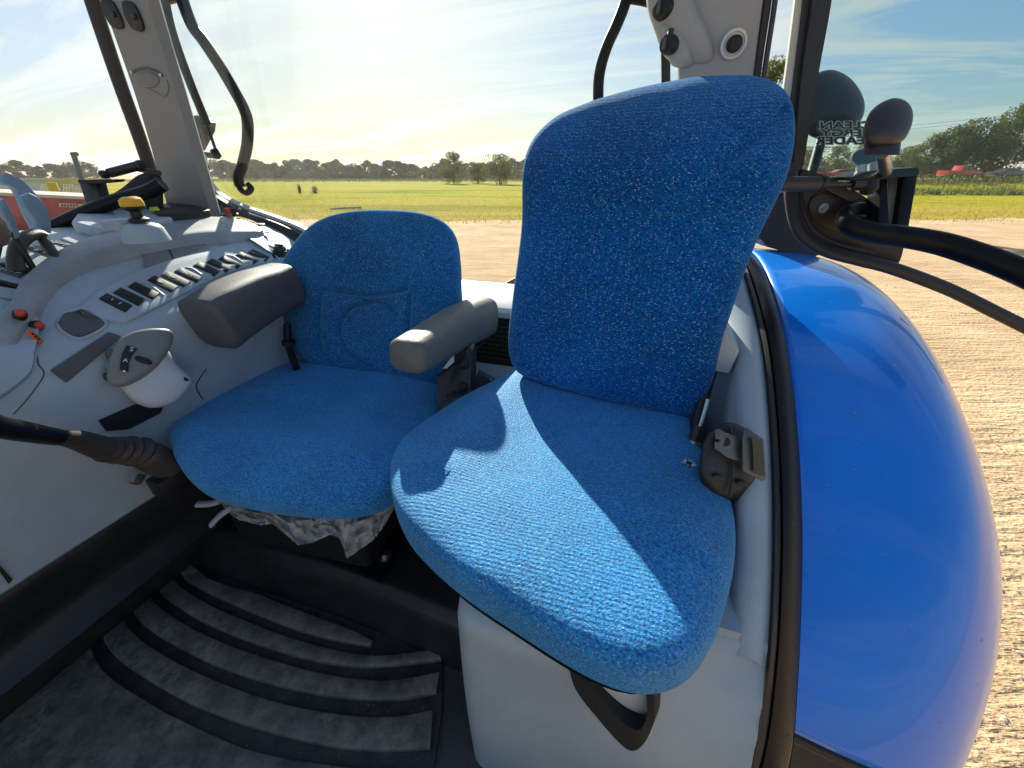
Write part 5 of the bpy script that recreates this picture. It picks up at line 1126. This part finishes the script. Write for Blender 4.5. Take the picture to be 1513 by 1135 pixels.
# bushes that close the foot of the tree rows
def bushes(n):
    V = []; F = []
    for _ in range(n):
        k = rgn.rand()
        if k < .6: f = 196+rgn.rand()*10; r = -130+rgn.rand()*260; z = rgn.rand()**1.4*6.5; s = .9
        else: f = 82+rgn.rand()*8; r = 62+rgn.rand()*110; z = rgn.rand()**1.3*3.0; s = .34
        p = W(r, f); z *= .6+.5*noise.noise(Vector((r*.2, f*.1, 1))); q = rgn.randn(3, 3)*s*.5; i = len(V); c = np.array([p.x, p.y, p.z+max(0, z)])
        V += [tuple(c+q[0]), tuple(c+q[1]), tuple(c+q[2])]; F.append((i, i+1, i+2))
    return V, F
tris('hedge_undergrowth', bushes, 26000, lf_far, 'dark undergrowth filling the foot of the distant tree rows', 'undergrowth')

# ---- vehicles
tyre_m = mat('dusty_tyre', (.03, .03, .03), .8); win_m = mat('dark_car_window', (.02, .03, .035), .08, coat=.5); chrome = mat('pale_trim', (.6, .6, .6), .3, metal=.6)
def vehicle(name, label, cat, r, f, length, col, kind, yaw=0.0, group=None):
    t = thing(name, label, cat, W(r, f)); o = W(r, f)
    e1 = RV*math.cos(yaw)+FV*math.sin(yaw); e2 = -RV*math.sin(yaw)+FV*math.cos(yaw); Ls = length/2; wd = .9
    def P(x, y, z): return o+e1*x*Ls+e2*y+UZ*z
    body = mat('car_paint_'+col[0], col[1], .3, coat=.8)
    low = [(-1, .5), (-1, .85), (-.93, .95), (-.5, 1.0), (.45, 1.0), (.9, .92), (1, .8), (1, .45), (.9, .35), (-.9, .35)]
    if kind == 'pickup': low = [(-1, .5), (-1, 1.12), (-.2, 1.12), (.3, 1.12), (.45, 1.12), (.92, 1.02), (1, .9), (1, .5), (.9, .4), (-.92, .4)]
    b = B(); plate(b, [P(x, -wd, z) for x, z in low], e2*wd*2, .07, 2); obj('body', b, body, t)
    if kind == 'pickup': up = [(-.22, 1.1), (-.18, 1.75), (.02, 1.83), (.22, 1.8), (.42, 1.1)]
    else: up = [(-.72, .98), (-.45, 1.36), (-.15, 1.45), (.15, 1.42), (.5, .98)]
    b = B(); plate(b, [P(x, -wd*.86, z) for x, z in up], e2*wd*1.72, .08, 2); cabn = obj('cabin', b, body, t)
    zt = 1.7 if kind == 'pickup' else 1.36; zb = 1.16 if kind == 'pickup' else 1.02
    for (xa, xb, xc, xd) in (((-.16, .06, .06, -.13), (.09, .34, .2, .09)) if kind == 'pickup' else ((-.6, -.08, -.08, -.4), (-.05, .42, .16, -.05))):
        for sd_ in (-1, 1):
            b = B(); plate(b, [P(xa, sd_*wd*.865, zb), P(xb, sd_*wd*.865, zb), P(xc, sd_*wd*.865, zt), P(xd, sd_*wd*.865, zt)], e2*sd_*.02); obj('window', b, win_m, cabn)
    wheel0 = None
    for sx in (-.62, .62):
        for sy in (-1, 1):
            if wheel0 is None:
                b = B(); lathe(b, P(sx, sy*(wd-.1), .36), e2*sy, [(.02, -.12), (.30, -.12), (.36, -.08), (.36, .10), (.30, .13), (.02, .10)], 24); wheel0 = obj('wheel', b, tyre_m, t)
                b = B(); lathe(b, P(sx, sy*(wd-.1), .36), e2*sy, [(.02, .11), (.20, .135), (.21, .14), (.02, .145)], 16); h0 = obj('hubcap', b, chrome, wheel0); w00 = (sx, sy)
            else:
                q = wheel0.copy(); COL.objects.link(q); hq = h0.copy(); COL.objects.link(hq); hq.parent = q; q.location = P(sx, sy*(wd-.1), .36)-P(w00[0], w00[1]*(wd-.1), .36)
    for sd_ in (-1, 1):
        b = B(); box(b, P(.985, sd_*.62, .78), e1*.03, e2*.14, UZ*.07, .02); obj('headlight', b, chrome, t)
        b = B(); box(b, P(-.99, sd_*.7, .85), e1*.02, e2*.08, UZ*.1, .02); obj('tail_light', b, red_p, t)
    b = B(); box(b, P(1.0, 0, .5), e1*.06, e2*.85, UZ*.07, .03); obj('bumper', b, chrome if kind == 'pickup' else body, t)
    return t
def rpos(px, f, b_=None):
    b = (567.5-262)/FOC; d = f/(CP+SP*b); return (px-756.5)/FOC*d
vehicle('pickup_truck', 'red pickup truck parked above the weeds at right, below the trees', 'pickup', rpos(1414, 67), 67, 5.6, ('red', (.45, .035, .03)), 'pickup', yaw=.1)
vehicle('parked_car', 'dark grey car parked beside the red pickup, cut off by the right edge', 'car', rpos(1486, 67), 67, 5.2, ('dark_grey', (.045, .06, .06)), 'sedan', yaw=.1)
vehicle('parked_car', 'small white car seen through the door glass right of the knob neck', 'car', rpos(1334, 92), 92, 4.6, ('white', (.7, .72, .74)), 'sedan', yaw=.1)
vehicle('parked_car', 'red car behind the door glass below the slogan, farther from the hinge', 'car', rpos(1243, 82), 82, 5.0, ('bright_red', (.50, .04, .035)), 'sedan', yaw=-.05)
vehicle('pickup_truck', 'red pickup behind the door glass close to the hinge side', 'pickup', rpos(1205, 84), 84, 5.4, ('red', (.45, .035, .03)), 'pickup', yaw=0)
# power lines
for k, (z0, z1) in enumerate(((9.6, 13.4), (8.9, 11.9))):
    t = thing('power_line', ('upper' if k == 0 else 'lower')+' thin power line sloping above the trees at right', 'power line', W(70, 80, z0))
    b = B(); tube(b, [W(60, 100, 7.6+z0*.1-k*.6), W(80, 92, 8.6-k*.6), W(110, 84, 12.0-k*.5), W(150, 76, 19-k*.5)], .022, 5, n=30); obj('wire', b, deep, t)
# field odds and ends
def gp_(px, py):
    return at(px, py, Z=GZ)
for px, py, h, w, lb in ((444, 286, 1.15, .28, 'thin grey weed clump standing on the field, left of the round one'), (466, 286, .95, .55, 'rounded grey weed clump on the field right of the thin one')):
    p = gp_(px, py); rs_ = np.random.RandomState(px); V = []; F = []
    for _ in range(260):
        q = rs_.randn(3)*np.array([w*.35, w*.35, h*.25])+np.array([p.x, p.y, p.z+h*.45]); d = rs_.randn(3, 3)*.07; i = len(V); V += [tuple(q+d[0]), tuple(q+d[1]), tuple(q+d[2])]; F.append((i, i+1, i+2))
    me = bpy.data.meshes.new('weed_clump'); me.from_pydata([(a-p.x, b_-p.y, c-p.z) for a, b_, c in V], [], F); me.materials.append(leafy('dry_grey_weed', (.10, .10, .08), (.2, .19, .15), .3)); o = bpy.data.objects.new('weed_clump', me); o.location = p; COL.objects.link(o); tag(o, lb, 'weed')
p = gp_(505, 310); b = B(); tube(b, [p+RV*-.9+UZ*.05, p+UZ*.12+RV*.2, p+RV*1.5+UZ*.16], [.05, .09], 8, n=12); o = obj('bleached_log', b, mat('bleached_wood', (.5, .47, .40), .8, bump=.5, bscale=8, bd=.02), None, loc=p); tag(o, 'pale bleached log lying on the grass near the yard edge', 'log')
# ---- left: red machine, shed, crates, auger
def vp(px, py, F0):
    r = ray(px, py); d = F0/r.dot(FV); return r*d
RM = thing('red_farm_machine', 'long red farm machine with pale top rail and lettered plate outside the left window', 'farm machine', vp(60, 345, 19)*1.0)
RM.location.z = GZ
redm = mat('faded_red_machine_paint', (.42, .075, .06), .45, bump=.3, bscale=4, var=.3, vscale=1.5, bd=.01); palem = mat('cream_machine_paint', (.55, .50, .40), .6)
b = B(); plate(b, [vp(x, y, 19) for x, y in [(-90, 283), (150, 296), (168, 312), (160, 338), (100, 352), (-90, 340)]], FV*1.6, .04); obj('hopper_body', b, redm, RM)
b = B(); band(b, [vp(-90, 280, 18.9), vp(152, 292, 18.9)], [vp(-90, 285, 18.9), vp(152, 296, 18.9)], FV*1.7, 6); obj('top_rail', b, palem, RM)
b = B(); plate(b, [vp(x, y, 18.93) for x, y in [(87, 300), (127, 302), (127, 307), (87, 306)]], FV*.02); pl_ = obj('lettered_plate', b, palem, RM)
for k in range(6):
    b = B(); x0 = 90+k*4.4; plate(b, [vp(x, y, 18.91) for x, y in [(x0, 301.8), (x0+2.6, 301.9), (x0+2.6, 305.4), (x0, 305.3)]], FV*.01); obj('plate_letter', b, redm, pl_)
b = B(); band(b, [vp(116, 310, 18.95), vp(150, 312, 18.95)], [vp(116, 312, 18.95), vp(150, 314, 18.95)], FV*.02, 3); obj('hatch_edge', b, palem, RM)
for x in (-60, 30, 120):
    b = B(); lathe(b, W(vp(x, 340, 19.6).dot(RV), 19.2, GZ+.42), FV, [(.03, -.1), (.36, -.12), (.42, -.06), (.42, .06), (.36, .12), (.03, .1)], 20); obj('wheel', b, tyre_m, RM)
b = B(); rg = random.Random(9)
for k in range(90):
    p = W(rg.uniform(-18.6, -13.5), rg.uniform(10, 14.5)); s = rg.uniform(.06, .24); box(b, p+UZ*s*.4, Vector((rg.uniform(.5, 1), rg.uniform(-.4, .4), 0))*s, Vector((rg.uniform(-.4, .4), rg.uniform(.5, 1), .2))*s, Vector((.1, .1, .8))*s, s*.25, 1)
obj('rubble', b, mat('rubble_stone', (.28, .25, .21), .9, bump=.5, bscale=8, bd=.02), None, label='grey rubble lying in front of the red machine', cat='rubble', kind='stuff')
t = thing('machine_shed', 'low white shed behind the red machine at far left', 'shed', W(vp(20, 290, 60).dot(RV), 60))
b = B(); plate(b, [vp(x, y, 60) for x, y in [(-60, 268), (64, 266), (64, 291), (-60, 294)]], FV*9, .05); obj('wall', b, white_p, t)
b = B(); plate(b, [vp(x, y, 59.5) for x, y in [(-62, 264.5), (66, 263.5), (66, 267), (-62, 268.5)]], FV*10, .05); obj('roof', b, grey_l, t)
cratem = mat('white_wire_cage', (.6, .6, .58), .5)
for i, (x, y, w_, h_) in enumerate(((60, 272, 9, 13), (70, 272, 9, 13), (94, 273, 13, 14), (110, 275, 10, 13))):
    t = thing('wire_cage', ['leftmost white wire cage behind the red machine', 'second white wire cage from the left behind the red machine', 'wider white cage right of the yellow barrel', 'rightmost white cage behind the red machine'][i], 'cage', vp(x+w_/2, y+h_, 34))
    for k in range(4):
        b = B(); tube(b, [vp(x+w_*k/3, y, 34), vp(x+w_*k/3, y+h_, 34)], .035, 5); obj('upright', b, cratem, t)
    for k in range(4):
        b = B(); tube(b, [vp(x, y+h_*k/3, 34), vp(x+w_, y+h_*k/3, 34)], .035, 5); obj('rail', b, cratem, t)
t = thing('yellow_barrel', 'yellow barrel standing among the white cages', 'barrel', vp(84, 288, 33)); b = B(); lathe(b, vp(84, 288, 33), UZ, [(.01, 0), (.3, 0), (.3, .3), (.31, .32), (.3, .34), (.3, .85), (.01, .86)], 20); obj('shell', b, mat('yellow_barrel_paint', (.6, .45, .04), .5), t)
t = thing('grain_auger', 'tall thin blue auger pole leaning above the far left trees', 'auger', W(vp(124, 272, 55).dot(RV), 55))
b = B(); tube(b, [vp(124, 275, 55), vp(109, 229, 55)], .28, 8); obj('auger_tube', b, mat('slate_blue_paint', (.06, .09, .16), .5), t)
b = B(); tube(b, [vp(106, 228, 55), vp(114, 227.5, 55)], .22, 8); obj('auger_head', b, MATS['slate_blue_paint'], t)

# ---- thin warm haze over the yard and field
bm = B(); aabb(bm, -2100, 2100, -700, 2400, -3.8, 32)
hz = bpy.data.materials.new('thin_haze'); hz.use_nodes = True; N = hz.node_tree.nodes; L = hz.node_tree.links
for n in list(N): N.remove(n)
ho = N.new('ShaderNodeOutputMaterial'); pv = N.new('ShaderNodeVolumePrincipled'); pv.inputs['Color'].default_value = (.96, .93, .86, 1); pv.inputs['Density'].default_value = .00036; pv.inputs['Anisotropy'].default_value = .3; L.new(pv.outputs[0], ho.inputs['Volume'])
obj('haze', bm, hz, None, kind='stuff', label='thin pale haze over the far field and trees', cat='haze', smooth=0)
